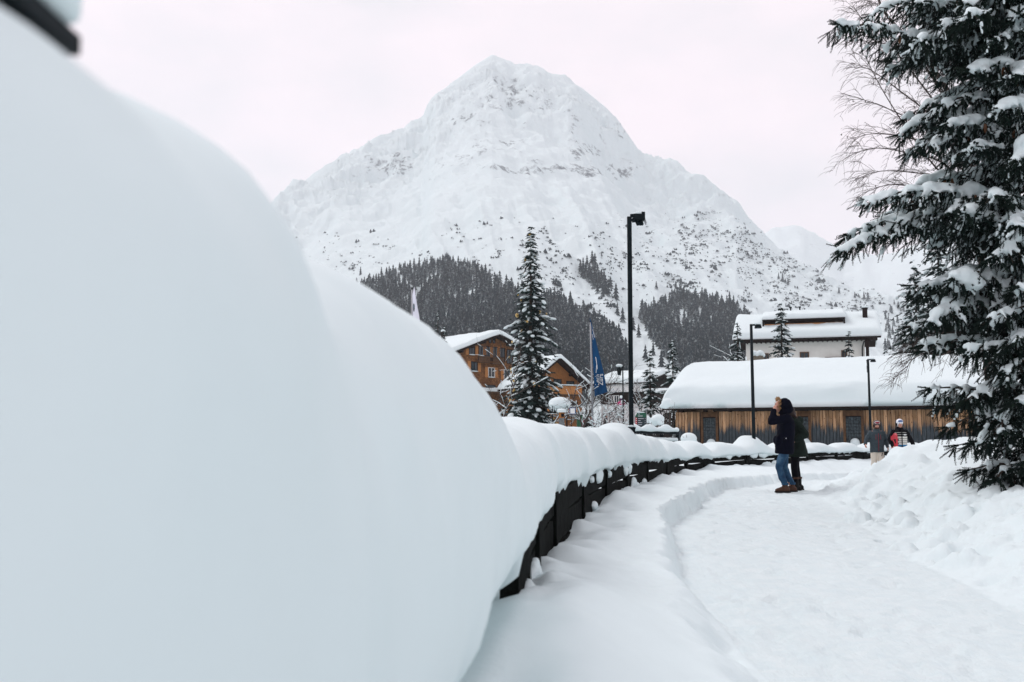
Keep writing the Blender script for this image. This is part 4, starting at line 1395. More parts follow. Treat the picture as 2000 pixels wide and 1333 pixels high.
def street_lamp(px_t, py_t, px_b, py_b, Y, label, ice=False):
    p = at(px_b, py_b, Y); zb = p.z - .6
    t = thing('street_lamp', label, 'lamp post', (p.x, p.y, zb), group='black path lamps')
    top = at(px_t, py_t, Y); dx = top.x - p.x; H = top.z - zb
    b_ = MB(); b_.tube([(0, 0, 0), (dx * .4, 0, H * .4), (dx, 0, H)], [.062, .052, .043], 10); b_.build('pole', M['black_metal'], t, True)
    b_ = MB(); b_.bar((dx - .03, 0, H - .02), (dx + .16, 0, H - .02), .05, .05); b_.build('arm', M['black_metal'], t)
    b_ = MB(); b_.box((dx + .21, 0, H - .035), (.15, .13, .06)); b_.box((dx + .21, 0, H - .085), (.19, .16, .07), taper=.9); h = b_.build('lamp_head', M['black_metal'], t)
    b_ = MB(); b_.box((dx + .21, 0, H - .124), (.15, .12, .01)); b_.build('diffuser', M['print_grey'], h)
    b_ = MB(); b_.ell((dx + .18, 0, H + .02), (.10, .07, .045), 10, 6); b_.ell((dx + .02, 0, H + .012), (.05, .04, .02), 8, 5); b_.build('snow', M['snow_soft'], t, True)
    if ice:
        b_ = MB(); rr = random.Random(2)
        for k in range(9): b_.ell((dx - .05, -.02, H - .06 - k * .06), (.03 + .02 * rr.random(), .03, .03), 6, 4)
        b_.build('cable_clips', M['black_metal'], t)


street_lamp(1467, 634, 1472.5, 858, 30.2, 'black lamp post rising from the snowy fence left of the couple')
street_lamp(1695.5, 702, 1700.5, 850, 42.5, 'black lamp post standing behind the two people with snowboards', True)

# little lantern lamp
p = at(1217.5, 832, 62); zb = 1.0
t = thing('lantern_post', 'slim dark lantern post with snow on its lantern, beside the floodlight post', 'lamp post', (p.x, p.y, zb))
H = at(1217, 714, 62).z - zb
b_ = MB(); b_.tube([(0, 0, 0), (0, 0, H)], [.055, .04], 8); b_.build('pole', M['black_metal'], t)
b_ = MB(); b_.tube([(0, 0, H - .05), (-.12, 0, H + .02), (-.22, 0, H - .06)], .02, 6); b_.build('arm', M['black_metal'], t)
b_ = MB(); b_.loft([((-.22, 0, H - .62), .10, .10), ((-.22, 0, H - .30), .15, .15), ((-.22, 0, H - .24), .20, .20), ((-.22, 0, H - .06), .05, .05)], 10); b_.build('lantern', M['black_metal'], t)
b_ = MB(); b_.ell((-.22, 0, H - .02), (.22, .22, .11), 12, 6); b_.build('snow', M['snow_soft'], t, True)

# ------------------------------------------------------------------ flags
def text_mesh(s, size):
    cu = bpy.data.curves.new('txt', 'FONT')
    cu.body = s; cu.size = size; cu.align_x = 'CENTER'; cu.align_y = 'CENTER'
    o = bpy.data.objects.new('txt', cu); COL.objects.link(o)
    dg = bpy.context.evaluated_depsgraph_get()
    me = bpy.data.meshes.new_from_object(o.evaluated_get(dg))
    bpy.data.objects.remove(o, do_unlink=True)
    return me


def flag_thing(name, label, Y, pole_t, pole_b, zb, left, right, cloth, texts, emblem=None, streak=None):
    pb = at(pole_b[0], pole_b[1], Y); pt = at(pole_t[0], pole_t[1], Y)
    t = thing(name, label, 'flag', (pb.x, Y, zb))
    O = Vector((pb.x, Y, zb))
    b_ = MB(); b_.tube([(0, 0, 0), pt - O], [.065, .05], 10); b_.build('pole', M['grey_metal'], t, True)
    b_ = MB(); b_.ell(pt - O + Vector((0, 0, .05)), (.07, .07, .08), 8, 5); b_.build('finial', M['black_metal'], t, True)

    def surf(px, py):
        q = at(px, py, Y) - O
        k = (py - left[0][1]) / (left[-1][1] - left[0][1])
        return Vector((q.x, -.10 - .10 * math.sin((px - left[0][0]) * .42 + k * 3) * k - .06 * math.sin(py * .09), q.z))
    nv, nu = 40, 12
    vs, fs = [], []
    for j in range(nv + 1):
        k = j / nv
        yl = left[0][1] + (left[-1][1] - left[0][1]) * k
        yr = right[0][1] + (right[-1][1] - right[0][1]) * k
        xl = float(np.interp(yl, [q[1] for q in left], [q[0] for q in left])); xr = float(np.interp(yr, [q[1] for q in right], [q[0] for q in right]))
        for i in range(nu + 1):
            f_ = i / nu
            vs.append(surf(xl + (xr - xl) * f_, yl + (yr - yl) * f_))
    for j in range(nv):
        for i in range(nu):
            a = j * (nu + 1) + i
            fs.append((a, a + 1, a + nu + 2, a + nu + 1))
    b_ = MB(); b_.add(vs, fs); fl_ = b_.build('cloth', cloth, t, True)
    sm = fl_.modifiers.new('thick', 'SOLIDIFY'); sm.thickness = .008
    for (s, px, py, w_px, mt) in texts:
        me = text_mesh(s, 1.0)
        co = np.array([v.co for v in me.vertices]); ex = co[:, 0].max() - co[:, 0].min()
        kk = w_px / ex
        for v in me.vertices:
            x, y = v.co.x * kk, v.co.y * kk
            q = surf(px - y, py - x)            # reads upwards
            v.co = q + Vector((0, -.03, 0))
        me.materials.clear(); me.materials.append(mt)
        link('lettering', me, fl_)
    if emblem:
        ex, ey, rx, ry = emblem
        b_ = MB(); n_ = 20
        for mt_, s_, off in ((M['dark_sign'], 1.0, -.012),):
            vs = [surf(ex, ey) + Vector((0, off, 0))] + [surf(ex + rx * math.cos(2 * PI * k / n_), ey + ry * math.sin(2 * PI * k / n_)) + Vector((0, off, 0)) for k in range(n_)]
            b_.add(vs, [(0, 1 + k, 1 + (k + 1) % n_) for k in range(n_)])
        e_ = b_.build('emblem', M['dark_sign'], fl_)
        b_ = MB(); vs = [surf(ex - .2, ey - 2) + Vector((0, -.018, 0))] + [surf(ex - .2 + rx * .6 * math.cos(2 * PI * k / n_), ey - 2 + ry * .45 * math.sin(2 * PI * k / n_)) + Vector((0, -.018, 0)) for k in range(n_)]
        b_.add(vs, [(0, 1 + k, 1 + (k + 1) % n_) for k in range(n_)]); b_.build('emblem_field', M['teal_board'], fl_)
    for (pts, wp) in (streak or []):
        b_ = MB()
        vs, fs = [], []
        for k, (px, py) in enumerate(pts):
            vs += [surf(px - wp / 2, py) + Vector((0, -.012, 0)), surf(px + wp / 2, py) + Vector((0, -.012, 0))]
            if k: fs.append((2 * k - 2, 2 * k - 1, 2 * k + 1, 2 * k))
        b_.add(vs, fs); b_.build('printed_line', M['print_white'], fl_)
    return t


flag_thing('blue_flag', 'long blue flag lettered in white hanging from a pale pole in the village', 60, (1153.2, 630), (1158.5, 830), .8,
           [(1151.5, 622), (1155, 640), (1157, 690), (1159.5, 740), (1161, 775)], [(1153, 624), (1164, 668), (1172, 700), (1180, 735), (1187, 766)], M['flag_blue'],
           [('Lech', 1166.8, 742.5, 20, M['print_white']), ('Z\u00fcrs', 1173.6, 742, 22, M['print_white'])],
           streak=[([(1163, 698), (1164.2, 706), (1165.2, 714), (1166, 722)], .9), ([(1164.8, 714), (1164.2, 722), (1163.6, 729)], .8), ([(1157, 644), (1159, 652), (1161, 660)], .7), ([(1156.5, 654), (1158.5, 664)], .6)])
flag_thing('white_flag', 'tall white flag with a dark oval emblem showing over the snow roll', 66, (805, 566), (803.5, 700), 1.0,
           [(809.5, 561.5), (806, 575), (806, 620), (806, 690)], [(810, 562), (814, 590), (819, 620), (823, 650), (828, 692)], M['flag_white'], [], emblem=(808.6, 601.5, 1.7, 8.0),
           streak=[])
# ------------------------------------------------------------------ small things of the village
# green direction board
p = at(1251.5, 835, 40); zb = .2
sg = thing('direction_board', 'green and dark direction board with red arrow fields beside the floodlight post', 'sign', (p.x, 40, zb))
S = 40 / (F_PX * 1.0)


def sq(px, py): 
    q = at(px, py, 40); return Vector((q.x - p.x, 0, q.z - zb))


def plate(b_, x0, y0, x1, y1, yo, th=.01):
    a, c = sq(x0, y0), sq(x1, y1)
    b_.box(((a.x + c.x) / 2, yo, (a.z + c.z) / 2), (abs(c.x - a.x), th, abs(a.z - c.z)))
    return b_


for px in (1239, 1262.5):
    b_ = MB(); a = sq(px, 803); b_.tube([(a.x, .03, 0), (a.x, .03, a.z)], .018, 8); b_.build('post', M['grey_metal'], sg)
plate(MB(), 1240.5, 806.5, 1262, 836, 0, .03).build('board', M['dark_sign'], sg)
plate(MB(), 1240.5, 807, 1262, 815.5, -.022).build('green_field', M['green_sign'], sg)
plate(MB(), 1240.7, 816, 1244.2, 835.5, -.022).build('red_field', M['red_sign'], sg)
for k in range(5):
    yy = 818 + 4.0 * k
    b_ = MB(); a = sq(1242.5, yy); b_.add([(a.x - .022, -.030, a.z - .01), (a.x + .022, -.030, a.z - .01), (a.x, -.030, a.z + .03)], [(0, 1, 2)]); b_.build('arrow', M['print_white'], sg)
    b_ = MB(); plate(b_, 1246, yy - .6, 1246 + (11, 5, 8, 7.5, 4)[k], yy + .6, -.022, .006); b_.build('lettering', M['print_grey'], sg)
    b_ = MB(); plate(b_, 1259.3, yy - .5, 1260.5, yy + .6, -.022, .006); b_.build('pictogram', M['print_grey'], sg)
for yy, w_l in ((809, 3.5), (813, 9)):
    b_ = MB(); plate(b_, 1246, yy - .7, 1246 + w_l, yy + .7, -.030, .006); b_.build('lettering', M['print_grey'], sg)
b_ = MB(); a, c, d = sq(1240.6, 807.2), sq(1244, 807.2), sq(1240.6, 813); b_.add([a + Vector((0, -.031, 0)), c + Vector((0, -.031, 0)), d + Vector((0, -.031, 0))], [(0, 1, 2)]); b_.build('white_corner', M['print_white'], sg)
b_ = MB(); a = sq(1251, 805.8); b_.ell(a, (.20, .05, .022), 10, 5); b_.build('snow', M['snow_soft'], sg, True)

# black bridge railing with snow
rl = thing('bridge_railing', 'black steel railing loaded with snow behind the fence', 'railing', (0, 0, 0))
a, c = at(1192, 843.5, 25), at(1323, 846.5, 26.5)
d = c - a
for z_, w_h in ((0, .06), (-.62, .04)):
    b_ = MB(); b_.bar(a + Vector((0, 0, z_)), c + Vector((0, 0, z_)), .07, w_h); b_.build('rail', M['black_metal'], rl)
for k in range(5):
    q = a + d * (k / 4)
    b_ = MB(); b_.box((q.x, q.y + .02, q.z - .62), (.07, .07, 1.16)); b_.build('post', M['black_metal'], rl)
for k in range(64):
    q = a + d * ((k + .5) / 64)
    b_ = MB(); b_.box((q.x, q.y, q.z - .31), (.014, .014, .56)); b_.build('baluster', M['black_metal'], rl)
b_ = MB()
rr = random.Random(4)
for k in range(46):
    q = a + d * ((k + .5) / 46); hh = .075 + .03 * math.sin(k * .55) + .015 * rr.random()
    b_.ell((q.x, q.y, q.z + .05 + hh * .6), (.075, .10, hh), 8, 6)
b_.blob('snow', M['snow_soft'], rl, .025, 4)
b_ = MB()
for k in range(30):
    q = a + d * (.52 + .47 * (k + .5) / 30)
    b_.ell((q.x, q.y - .03, q.z - .17), (.05, .08, .05 + .01 * rr.random()), 8, 5)
b_.blob('snow', M['snow_soft'], rl, .025, 3)

# stone pillar with wooden lamp box
p = at(1097, 838, 46)
st = thing('box_pillar', 'stone pillar with a small wooden box and snow cap at the foot of the decorated spruce', 'pillar', (p.x, 46, .35))
zt = at(1097, 806, 46).z - .35; zm = at(1097, 817, 46).z - .35
b_ = MB(); b_.box((0, 0, zm / 2), (.24, .24, zm)); b_.build('pillar', M['stone'], st)
b_ = MB(); b_.box((0, 0, (zm + zt) / 2), (.25, .25, zt - zm)); bx = b_.build('box', M['chalet_wood'], st)
b_ = MB(); b_.box((.04, -.127, (zm + zt) / 2), (.13, .01, (zt - zm) * .6)); b_.build('opening', M['black_metal'], bx)
b_ = MB(); b_.box((0, 0, zt + .03), (.42, .42, .05)); b_.ell((0, 0, zt + .09), (.22, .22, .09), 12, 6); b_.build('snow', M['snow_soft'], st, True)

# iron pavilion with a dome of snow
p = at(1093, 830, 58)
pv = thing('iron_pavilion', 'small wrought iron pavilion carrying a dome of snow right of the decorated spruce', 'pavilion', (p.x, 58, .75))
zt = at(1093, 793, 58).z - .75; zd = at(1093, 776, 58).z - .75
wp_ = .42
for sx in (-1, 1):
    for sy in (-1, 1):
        b_ = MB(); b_.tube([(sx * wp_, sy * wp_, 0), (sx * wp_, sy * wp_, zt)], .022, 6); b_.build('post', M['black_metal'], pv)
for k in range(5):
    xx = -.30 + .15 * k
    b_ = MB(); b_.tube([(xx + .04 * math.sin(q * 1.3 + k), -wp_, zt - .55 + q * .11) for q in range(6)], .013, 5); b_.build('scroll', M['black_metal'], pv)
b_ = MB(); b_.bar((-wp_, -wp_, zt - .56), (wp_, -wp_, zt - .56), .03, .03); b_.bar((-wp_, -wp_, zt), (wp_, -wp_, zt), .03, .03); b_.bar((-wp_, wp_, zt), (wp_, wp_, zt), .03, .03); b_.build('rail', M['black_metal'], pv)
b_ = MB(); b_.box((0, 0, zt + .06), (1.1, 1.1, .10)); b_.ell((0, 0, zt + .12), (.66, .62, zd - zt - .1), 14, 8); b_.blob('snow', M['snow_soft'], pv, .05, 3)

# parking-style frame sign on a thin pole
p = at(1118.5, 835, 55)
sp = thing('framed_sign', 'small blue framed sign on a thin pole among the bare trees', 'sign', (p.x, 55, .7))
zs = at(1118, 803, 55).z - .7
b_ = MB(); b_.tube([(-.06, 0, 0), (-.06, 0, zs + .2)], .02, 6); b_.build('pole', M['black_metal'], sp)
b_ = MB()
for sx in (-1, 1): b_.box((sx * .15, -.03, zs), (.035, .02, .36))
for sz in (-1, 1): b_.box((0, -.03, zs + sz * .165), (.265, .02, .035))
b_.build('frame', M['blue_paint'], sp)
b_ = MB(); b_.box((0, -.025, zs), (.262, .012, .292)); b_.build('panel', M['white_paint'], sp)

# green bin
p = at(1132, 835, 66)
bn = thing('litter_bin', 'dark green litter bin under the bare snowy trees', 'bin', (p.x, 66, 1.05))
zt = at(1132, 812, 66).z - 1.05
b_ = MB(); b_.box((0, 0, zt / 2), (.34, .34, zt), taper=1.06); b_.build('bin_body', M['bin_green'], bn)
b_ = MB(); b_.box((0, 0, zt + .02), (.40, .40, .05)); b_.build('lid', M['black_metal'], bn)
b_ = MB(); b_.ell((0, 0, zt + .09), (.19, .19, .09), 10, 6); b_.build('snow', M['snow_soft'], bn, True)

# ------------------------------------------------------------------ conifers of the middle distance
def rot_to(d):
    return Vector((0, 0, 1)).rotation_difference(Vector(d).normalized()).to_matrix()


def conifer(name, label, loc, H, rad, seed, group=None, whorls=26, per=9, dens=1.0, baubles=0, snow=1.0, zmin=.06, cat='tree'):
    """trunk, drooping needle sprays and clumps of snow on the branches"""
    rr = random.Random(seed)
    t = thing(name, label, cat, loc, 0, group)
    b_ = MB(); b_.tube([(0, 0, -.3), (0.02 * H * rr.uniform(-.3, .3), 0, H * .5), (0, 0, H)], [H * .014 + .03, H * .008 + .01, .012], 8); b_.build('trunk', M['bark'], t, True)
    cv, cf = [], []
    sn = MB()
    spots = []
    for wi in range(whorls):
        k = wi / (whorls - 1)
        z = H * (zmin + (1 - zmin) * k ** .92)
        Lb = rad * (1 - k) ** .85 * rr.uniform(.80, 1.15) + .04 * rad
        nb = max(4, int(per * (1 - .45 * k) * dens))
        a0 = rr.uniform(0, 6.28)
        for bi in range(nb):
            a = a0 + 6.283 * bi / nb + rr.uniform(-.25, .25)
            L_ = Lb * rr.uniform(.62, 1.12)
            dr = Vector((math.cos(a), math.sin(a), 0)); sd = Vector((-dr.y, dr.x, 0))
            zo = z + rr.uniform(-.85, .85) * H / whorls
            pts = []
            for q in range(5):
                u = q / 4
                pts.append(Vector((0, 0, zo)) + dr * L_ * u + Vector((0, 0, L_ * (.10 * u - (.50 + .18 * math.sin(a * 3 + wi)) * u * u + .12 * u ** 4))))
            # sprays
            ns = max(4, int(L_ / (.11 + .012 * H)))
            for q in range(ns):
                u = (q + rr.random()) / ns * .95 + .05
                i = min(3, int(u * 4)); c0 = pts[i] + (pts[i + 1] - pts[i]) * (u * 4 - i)
                for s_ in (-1, 1):
                    ln = (.30 * L_ * (1.05 - u) + .16 + .008 * H) * rr.uniform(.7, 1.25)
                    dd = (dr * rr.uniform(.45, .95) + sd * s_ * rr.uniform(.3, 1.0) + Vector((0, 0, rr.uniform(-.75, -.05)))).normalized()
                    wd = ln * rr.uniform(.16, .26)
                    sx = dd.cross(Vector((0, 0, 1))).normalized()
                    up = sx.cross(dd)
                    e = c0 + dd * ln
                    m1 = c0 + dd * ln * .45
                    bI = len(cv)
                    cv += [c0, m1 + sx * wd - up * wd * .35, e, m1 - sx * wd - up * wd * .35, m1 + up * wd * .30]
                    cf += [(bI, bI + 1, bI + 4), (bI + 1, bI + 2, bI + 4), (bI + 2, bI + 3, bI + 4), (bI + 3, bI, bI + 4)]
            if rr.random() < .72 * snow:
                for q in range(rr.choice([2, 2, 3, 4])):
                    u = rr.uniform(.30, 1.0)
                    i = min(3, int(u * 4)); c0 = pts[i] + (pts[i + 1] - pts[i]) * (u * 4 - i)
                    rx = (.052 * L_ + .040 + .003 * H) * rr.uniform(.45, 1.35)
                    tdir = (pts[i + 1] - pts[i]).normalized()
                    rt = Matrix((tdir, sd, tdir.cross(sd))).transposed()
                    sn.ell(c0 + Vector((0, 0, rx * .28)) + sd * rr.uniform(-.3, .3) * rx, (rx * rr.uniform(.9, 2.0), rx * rr.uniform(.55, .95), rx * rr.uniform(.35, .6)), 7, 4, rt)
            spots.append(pts[3])
    me = np_mesh('crown', np.array([tuple(v) for v in cv]), np.array(cf), [M['conifer']], False)
    link('crown', me, t)
    sn.build('snow', M['snow_soft'], t, True)
    for k in range(baubles):
        c0 = spots[rr.randrange(len(spots))]
        r_ = rr.uniform(.07, .13)
        b_ = MB(); b_.ell(c0 * 1.0 + Vector((c0.x * .12, c0.y * .12, -.06)), (r_, r_, r_ * 1.15), 8, 6); b_.build('bauble', M['bauble'], t, True)
    return t


def stand(px, py_top, Y, zb, name, label, rad, seed, **kw):
    tp = at(px, py_top, Y)
    return conifer(name, label, (tp.x, Y, zb), tp.z - zb, rad, seed, **kw)


stand(1037, 452, 66, 1.0, 'decorated_spruce', 'tall snowy spruce hung with yellow baubles in front of the chalets', 2.55, 3, whorls=36, per=12, baubles=40, snow=.95, cat='tree')
stand(1269, 690, 60, .8, 'spruce', 'snowy young spruce just right of the floodlight post', 1.15, 5, whorls=18, per=9)
stand(1313, 668, 56, .7, 'spruce', 'snowy young spruce touching the left end of the barn', 1.25, 6, whorls=19, per=9)
stand(1525, 596, 74, 1.2, 'spruce', 'tall narrow snowy spruce in front of the white house', 1.85, 9, whorls=24, per=9, zmin=.25)
stand(1440, 640, 70, 1.1, 'spruce', 'snowy spruce at the left corner of the white house', 1.55, 12, whorls=20, per=8, zmin=.25)
stand(1657, 655, 78, 1.2, 'spruce', 'thin small spruce tip before the right part of the white wall', 1.1, 15, whorls=22, per=6, zmin=.3, snow=.7)
stand(1830, 440, 62, .8, 'spruce', 'dark snowy spruce standing behind the big foreground spruce', 3.4, 18, whorls=30, per=12, zmin=.1)
stand(1785, 520, 66, .8, 'spruce', 'dark snowy spruce just right of the white house', 3.0, 19, whorls=26, per=10, zmin=.2)
stand(868, 643, 104, 1.9, 'spruce', 'spindly bare spruce top before the roof of the shingled chalet', .9, 22, whorls=22, per=5, snow=.4, zmin=.3)
stand(855, 610, 150, 2.4, 'spruce', 'dark spruce behind the shingled chalet roof', 2.2, 23, whorls=22, per=8, zmin=.1, snow=.7)
stand(1010, 800, 57, .8, 'spruce', 'low snowy spruce at the left foot of the decorated spruce', .9, 25, whorls=10, per=8)

# rounded snow-buried bushes
def snow_bush(px, py_t, py_b, Y, label, seed, w=.35):
    rr = random.Random(seed)
    tp, bt = at(px, py_t, Y), at(px, py_b, Y)
    zb = min(bt.z, .9) - .2
    H = tp.z - zb
    t = thing('snowy_bush', label, 'bush', (tp.x, Y, zb))
    b_ = MB()
    for k in range(46):
        a, e = rr.uniform(0, 6.28), rr.uniform(.2, 1.0)
        q = Vector((math.cos(a) * e * w * 1.4, math.sin(a) * e * w, H * rr.uniform(.55, .92)))
        b_.tube([(q.x * .15, q.y * .15, 0), q * .6, q], [.015, .010, .005], 4)
    b_.build('stems', M['birch_bark'], t)
    b_ = MB()
    b_.ell((0, 0, H - w * .7), (w * .95, w * .9, w * .70), 12, 8)
    for k in range(7): b_.ell((rr.uniform(-1, 1) * w * .8, rr.uniform(-1, 1) * w * .6, H - w * rr.uniform(.7, 1.5)), (w * .5, w * .5, w * .4), 10, 6)
    b_.blob('snow', M['snow_soft'], t, .05, 4)


snow_bush(1285, 809, 840, 42, 'round snow lump on a bare brown bush beside the barn corner', 1, .30)
snow_bush(1262, 812, 840, 50, 'low snow lump on a bush behind the direction board', 2, .26)
snow_bush(1303, 778, 800, 47, 'snow ball held on twigs beside the barn roof edge', 3, .30)
snow_bush(1345, 845, 870, 38, 'snow heap on a bush under the barn wall', 4, .34)


# bare trees with snow lying in their branches ---------------------------
def bare_tree(name, label, loc, H, seed, spread=.55, levels=3, r0=.07, snow=.5, droop=0.0, lean=(0, 0), snow_m=1.0, kids=5, group=None):
    rr = random.Random(seed)
    t = thing(name, label, 'tree', loc, 0, group)
    tr, br, sn = MB(), MB(), MB()

    def grow(p, d, L_, r_, lev):
        n_ = 5
        pts, q, dd = [p], p, d.copy()
        for k in range(n_):
            dd = (dd + Vector((rr.gauss(0, .13), rr.gauss(0, .13), rr.gauss(0, .08) - droop * (levels - lev) * .10 if lev < levels else rr.gauss(0, .04)))).normalized()
            q = q + dd * L_ / n_
            pts.append(q)
        rad = [r_ * (1 - .75 * k / n_) for k in range(n_ + 1)]
        (tr if lev == levels else br).tube(pts, rad, 7 if lev == levels else (5 if lev == levels - 1 else 3), cap=False)
        if snow > 0:
            for k in range(n_):
                if lev >= 1 and rr.random() < snow + .3 and abs((pts[k + 1] - pts[k]).normalized().z) < .88:
                    w_s = max(r_ * .9, .017) * snow_m * rr.uniform(.7, 1.5)
                    a, c = pts[k] + Vector((0, 0, rad[k] + w_s * .3)), pts[k + 1] + Vector((0, 0, rad[k + 1] + w_s * .3))
                    sn.tube([a, (a + c) / 2 + Vector((0, 0, w_s * .3)), c], [w_s * .75, w_s, w_s * .75], 5)
        if lev == 0: return
        nk = kids + (2 if lev == levels else 0)
        for k in range(nk):
            u = .30 + .70 * (k + rr.random() * .8) / nk if lev == levels else rr.uniform(.15, 1.0)
            i = min(n_ - 1, int(u * n_)); c0 = pts[i] + (pts[i + 1] - pts[i]) * (u * n_ - i)
            a = rr.uniform(0, 6.28)
            td = (pts[i + 1] - pts[i]).normalized()
            sd = td.cross(Vector((math.cos(a), math.sin(a), .3))).normalized()
            nd = (td * rr.uniform(.5, .9) + sd * spread * rr.uniform(.8, 1.6)).normalized()
            grow(c0, nd, L_ * rr.uniform(.38, .62), r_ * .48, lev - 1)
    grow(Vector((0, 0, -.2)), Vector((lean[0], lean[1], 1)).normalized(), H, r0, levels)
    tr.build('trunk', M['birch_bark'], t, True)
    br.build('branches', M['birch_bark'], t)
    if snow > 0: sn.build('snow', M['snow_soft'], t, True)
    return t


def bare_at(px, py_top, Y, zb, label, seed, **kw):
    tp = at(px, py_top, Y)
    return bare_tree('bare_tree', label, (tp.x, Y, zb), (tp.z - zb) * .86, seed, **kw)


bare_at(978, 690, 62, .9, 'bare snow-laden tree left of the decorated spruce', 31, snow=.4)
bare_at(1133, 715, 64, 1.0, 'bare tree with snowy trunk left of the blue flag', 32, snow=.4, r0=.09)
bare_at(1146, 735, 58, .8, 'bare young tree with white snow on its forks, closest to the flag pole', 33, snow=.4)
bare_at(1112, 740, 70, 1.1, 'bare tree before the balcony chalet', 34, snow=.4)
bare_at(1172, 775, 72, 1.2, 'short bare snowy tree below the blue flag', 35, snow=.4, kids=6)
bare_at(1196, 785, 76, 1.3, 'short bare snowy tree before the lettered house', 36, snow=.4, kids=6)
bare_at(1210, 720, 84, 1.5, 'thin bare tree behind the lantern post', 37, snow=.3)
bare_at(1185, 800, 46, .5, 'frosted shrub-like sapling above the snow roll, left of the floodlight post', 38, snow=.4, r0=.03, kids=6)
bare_at(1206, 800, 48, .5, 'frosted sapling close to the lantern post foot', 39, snow=.4, r0=.03, kids=6)
bare_at(1465, 640, 76, 1.2, 'bare branches beside the first path lamp before the white house', 40, snow=.45, lean=(.25, 0), kids=4)
bare_at(1246, 760, 66, 1.0, 'bare snowy tree behind the direction board', 41, snow=.4, kids=6)

# ------------------------------------------------------------------ birch behind the big spruce
def birch():
    rr = random.Random(77)
    Yb = 17.5
    base = at(1935, 900, Yb)
    t = thing('birch', 'bare birch with fine drooping twigs behind the foreground spruce', 'tree', (base.x, Yb, gz(base.x, Yb) - .1))
    O = t.location.copy()
    tr, br = MB(), MB()

    def P(px, py, dy=0): return at(px, py, Yb + dy) - O

    def limb(pts, r0, r1, n_tw, lev):
        q = catmull([tuple(v) for v in pts], 5 if lev < 2 else 2)
        q = [Vector(v) for v in q]
        m_ = len(q) - 1
        (tr if lev == 0 else br).tube(q, [r0 + (r1 - r0) * k / m_ for k in range(m_ + 1)], 7 if lev == 0 else 3, cap=False)
        if lev >= 3: return
        for k in range(n_tw):
            u = rr.uniform(.18, .99)
            i = min(m_ - 1, int(u * m_)); c0 = q[i] + (q[i + 1] - q[i]) * (u * m_ - i)
            td = (q[i + 1] - q[i]).normalized()
            L_ = {0: .7, 1: .40, 2: .22}[lev] * rr.uniform(.5, 1.2)
            if lev == 0: L_ *= .8
            sd = Vector((rr.gauss(-.25, .7), rr.gauss(0, .55), rr.gauss(.15, .5)))
            d = (td * .8 + sd * .7).normalized()
            p1 = c0 + d * L_ * .5
            p2 = c0 + d * L_ * .85 + Vector((0, 0, -.08 * L_))
            p3 = c0 + d * L_ * 1.02 + Vector((0, 0, -.22 * L_))
            limb([c0, p1, p2, p3], max(r1, .0035) * (.85 if lev else .6), .0022, {0: 9, 1: 6, 2: 0}[lev], lev + 1)
    limb([P(1935, 900), P(1925, 600), P(1905, 380), P(1880, 250), P(1840, 160), P(1775, 80), P(1720, 10), P(1700, -80)], .085, .012, 10, 0)
    for pts in ([(1885, 275), (1830, 205), (1780, 140), (1735, 85), (1690, 45), (1668, 15)], [(1880, 262), (1845, 185), (1800, 120), (1765, 70), (1735, 30)],
                [(1895, 330), (1840, 268), (1775, 232), (1715, 205), (1668, 190)], [(1897, 350), (1835, 290), (1765, 268), (1705, 262), (1662, 272)],
                [(1900, 380), (1840, 318), (1775, 300), (1715, 290), (1665, 300)], [(1905, 420), (1845, 352), (1785, 338), (1720, 335), (1672, 350)],
                [(1910, 460), (1850, 395), (1790, 368), (1735, 362), (1685, 378)], [(1890, 300), (1820, 228), (1760, 180), (1705, 140), (1665, 125)],
                [(1870, 240), (1805, 130), (1740, 90), (1680, 80)], [(1905, 400), (1830, 330), (1770, 250), (1720, 170), (1690, 110)],
                [(1925, 620), (1850, 690), (1810, 690), (1780, 705), (1768, 730)], [(1928, 650), (1850, 650), (1805, 655), (1775, 690)]):
        dy = rr.uniform(-.6, .6)
        q = [P(a, c, dy * k / len(pts)) for k, (a, c) in enumerate(pts)]
        limb(q, .021, .005, 20, 1)
    tr.build('trunk', M['birch_bark'], t, True)
    br.build('branches', M['birch_bark'], t)
    b_ = MB()
    for k in range(70):
        v = br.v[rr.randrange(len(br.v))]
        b_.ell(Vector(v) - Vector((0, 0, .015)), (.010, .010, .018), 5, 4)
    b_.build('catkins', M['bark'], t)


birch()
# ------------------------------------------------------------------ foreground spruce
def shoot_template(L_, seed, needle=.028, gap=.0195, per=3):
    rr = np.random.RandomState(seed)
    v, f, tone = [], [], []
    # thin woody core
    for k in range(3):
        a = 2 * PI * k / 3
        v += [(math.cos(a) * .007, math.sin(a) * .007, 0)]
    v += [(0, 0, L_)]
    f += [(0, 1, 3), (1, 2, 3), (2, 0, 3)]; tone += [.1] * 4
    z = .004
    while z < L_ - .004:
        k0 = rr.rand() * 6.28
        sc = 1.0 if z < L_ * .8 else .8
        for q in range(per):
            a = k0 + 6.283 * q / per + rr.uniform(-.3, .3)
            nl = needle * sc * rr.uniform(.75, 1.15)
            rx, ry = math.cos(a), math.sin(a)
            tip = (rx * nl * .86, ry * nl * .86, z + nl * .50)
            b = len(v)
            v += [(-ry * .0110 - rx * .004, rx * .0110 - ry * .004, z), (ry * .0110 - rx * .004, -rx * .0110 - ry * .004, z), tip]
            f.append((b, b + 1, b + 2))
            t_ = rr.uniform(.2, .8)
            tone += [t_ * .5, t_ * .5, t_]
        z += gap
    b = len(v)
    return np.array(v), np.array(f), np.array(tone)


def frames(D, rs):
    """rotation matrices taking +z to each row of D, with random roll"""
    D = D / np.linalg.norm(D, axis=1, keepdims=True)
    rnd = rs.randn(len(D), 3)
    Xv = np.cross(rnd, D); Xv /= np.linalg.norm(Xv, axis=1, keepdims=True)
    Yv = np.cross(D, Xv)
    return np.stack([Xv, Yv, D], -1)


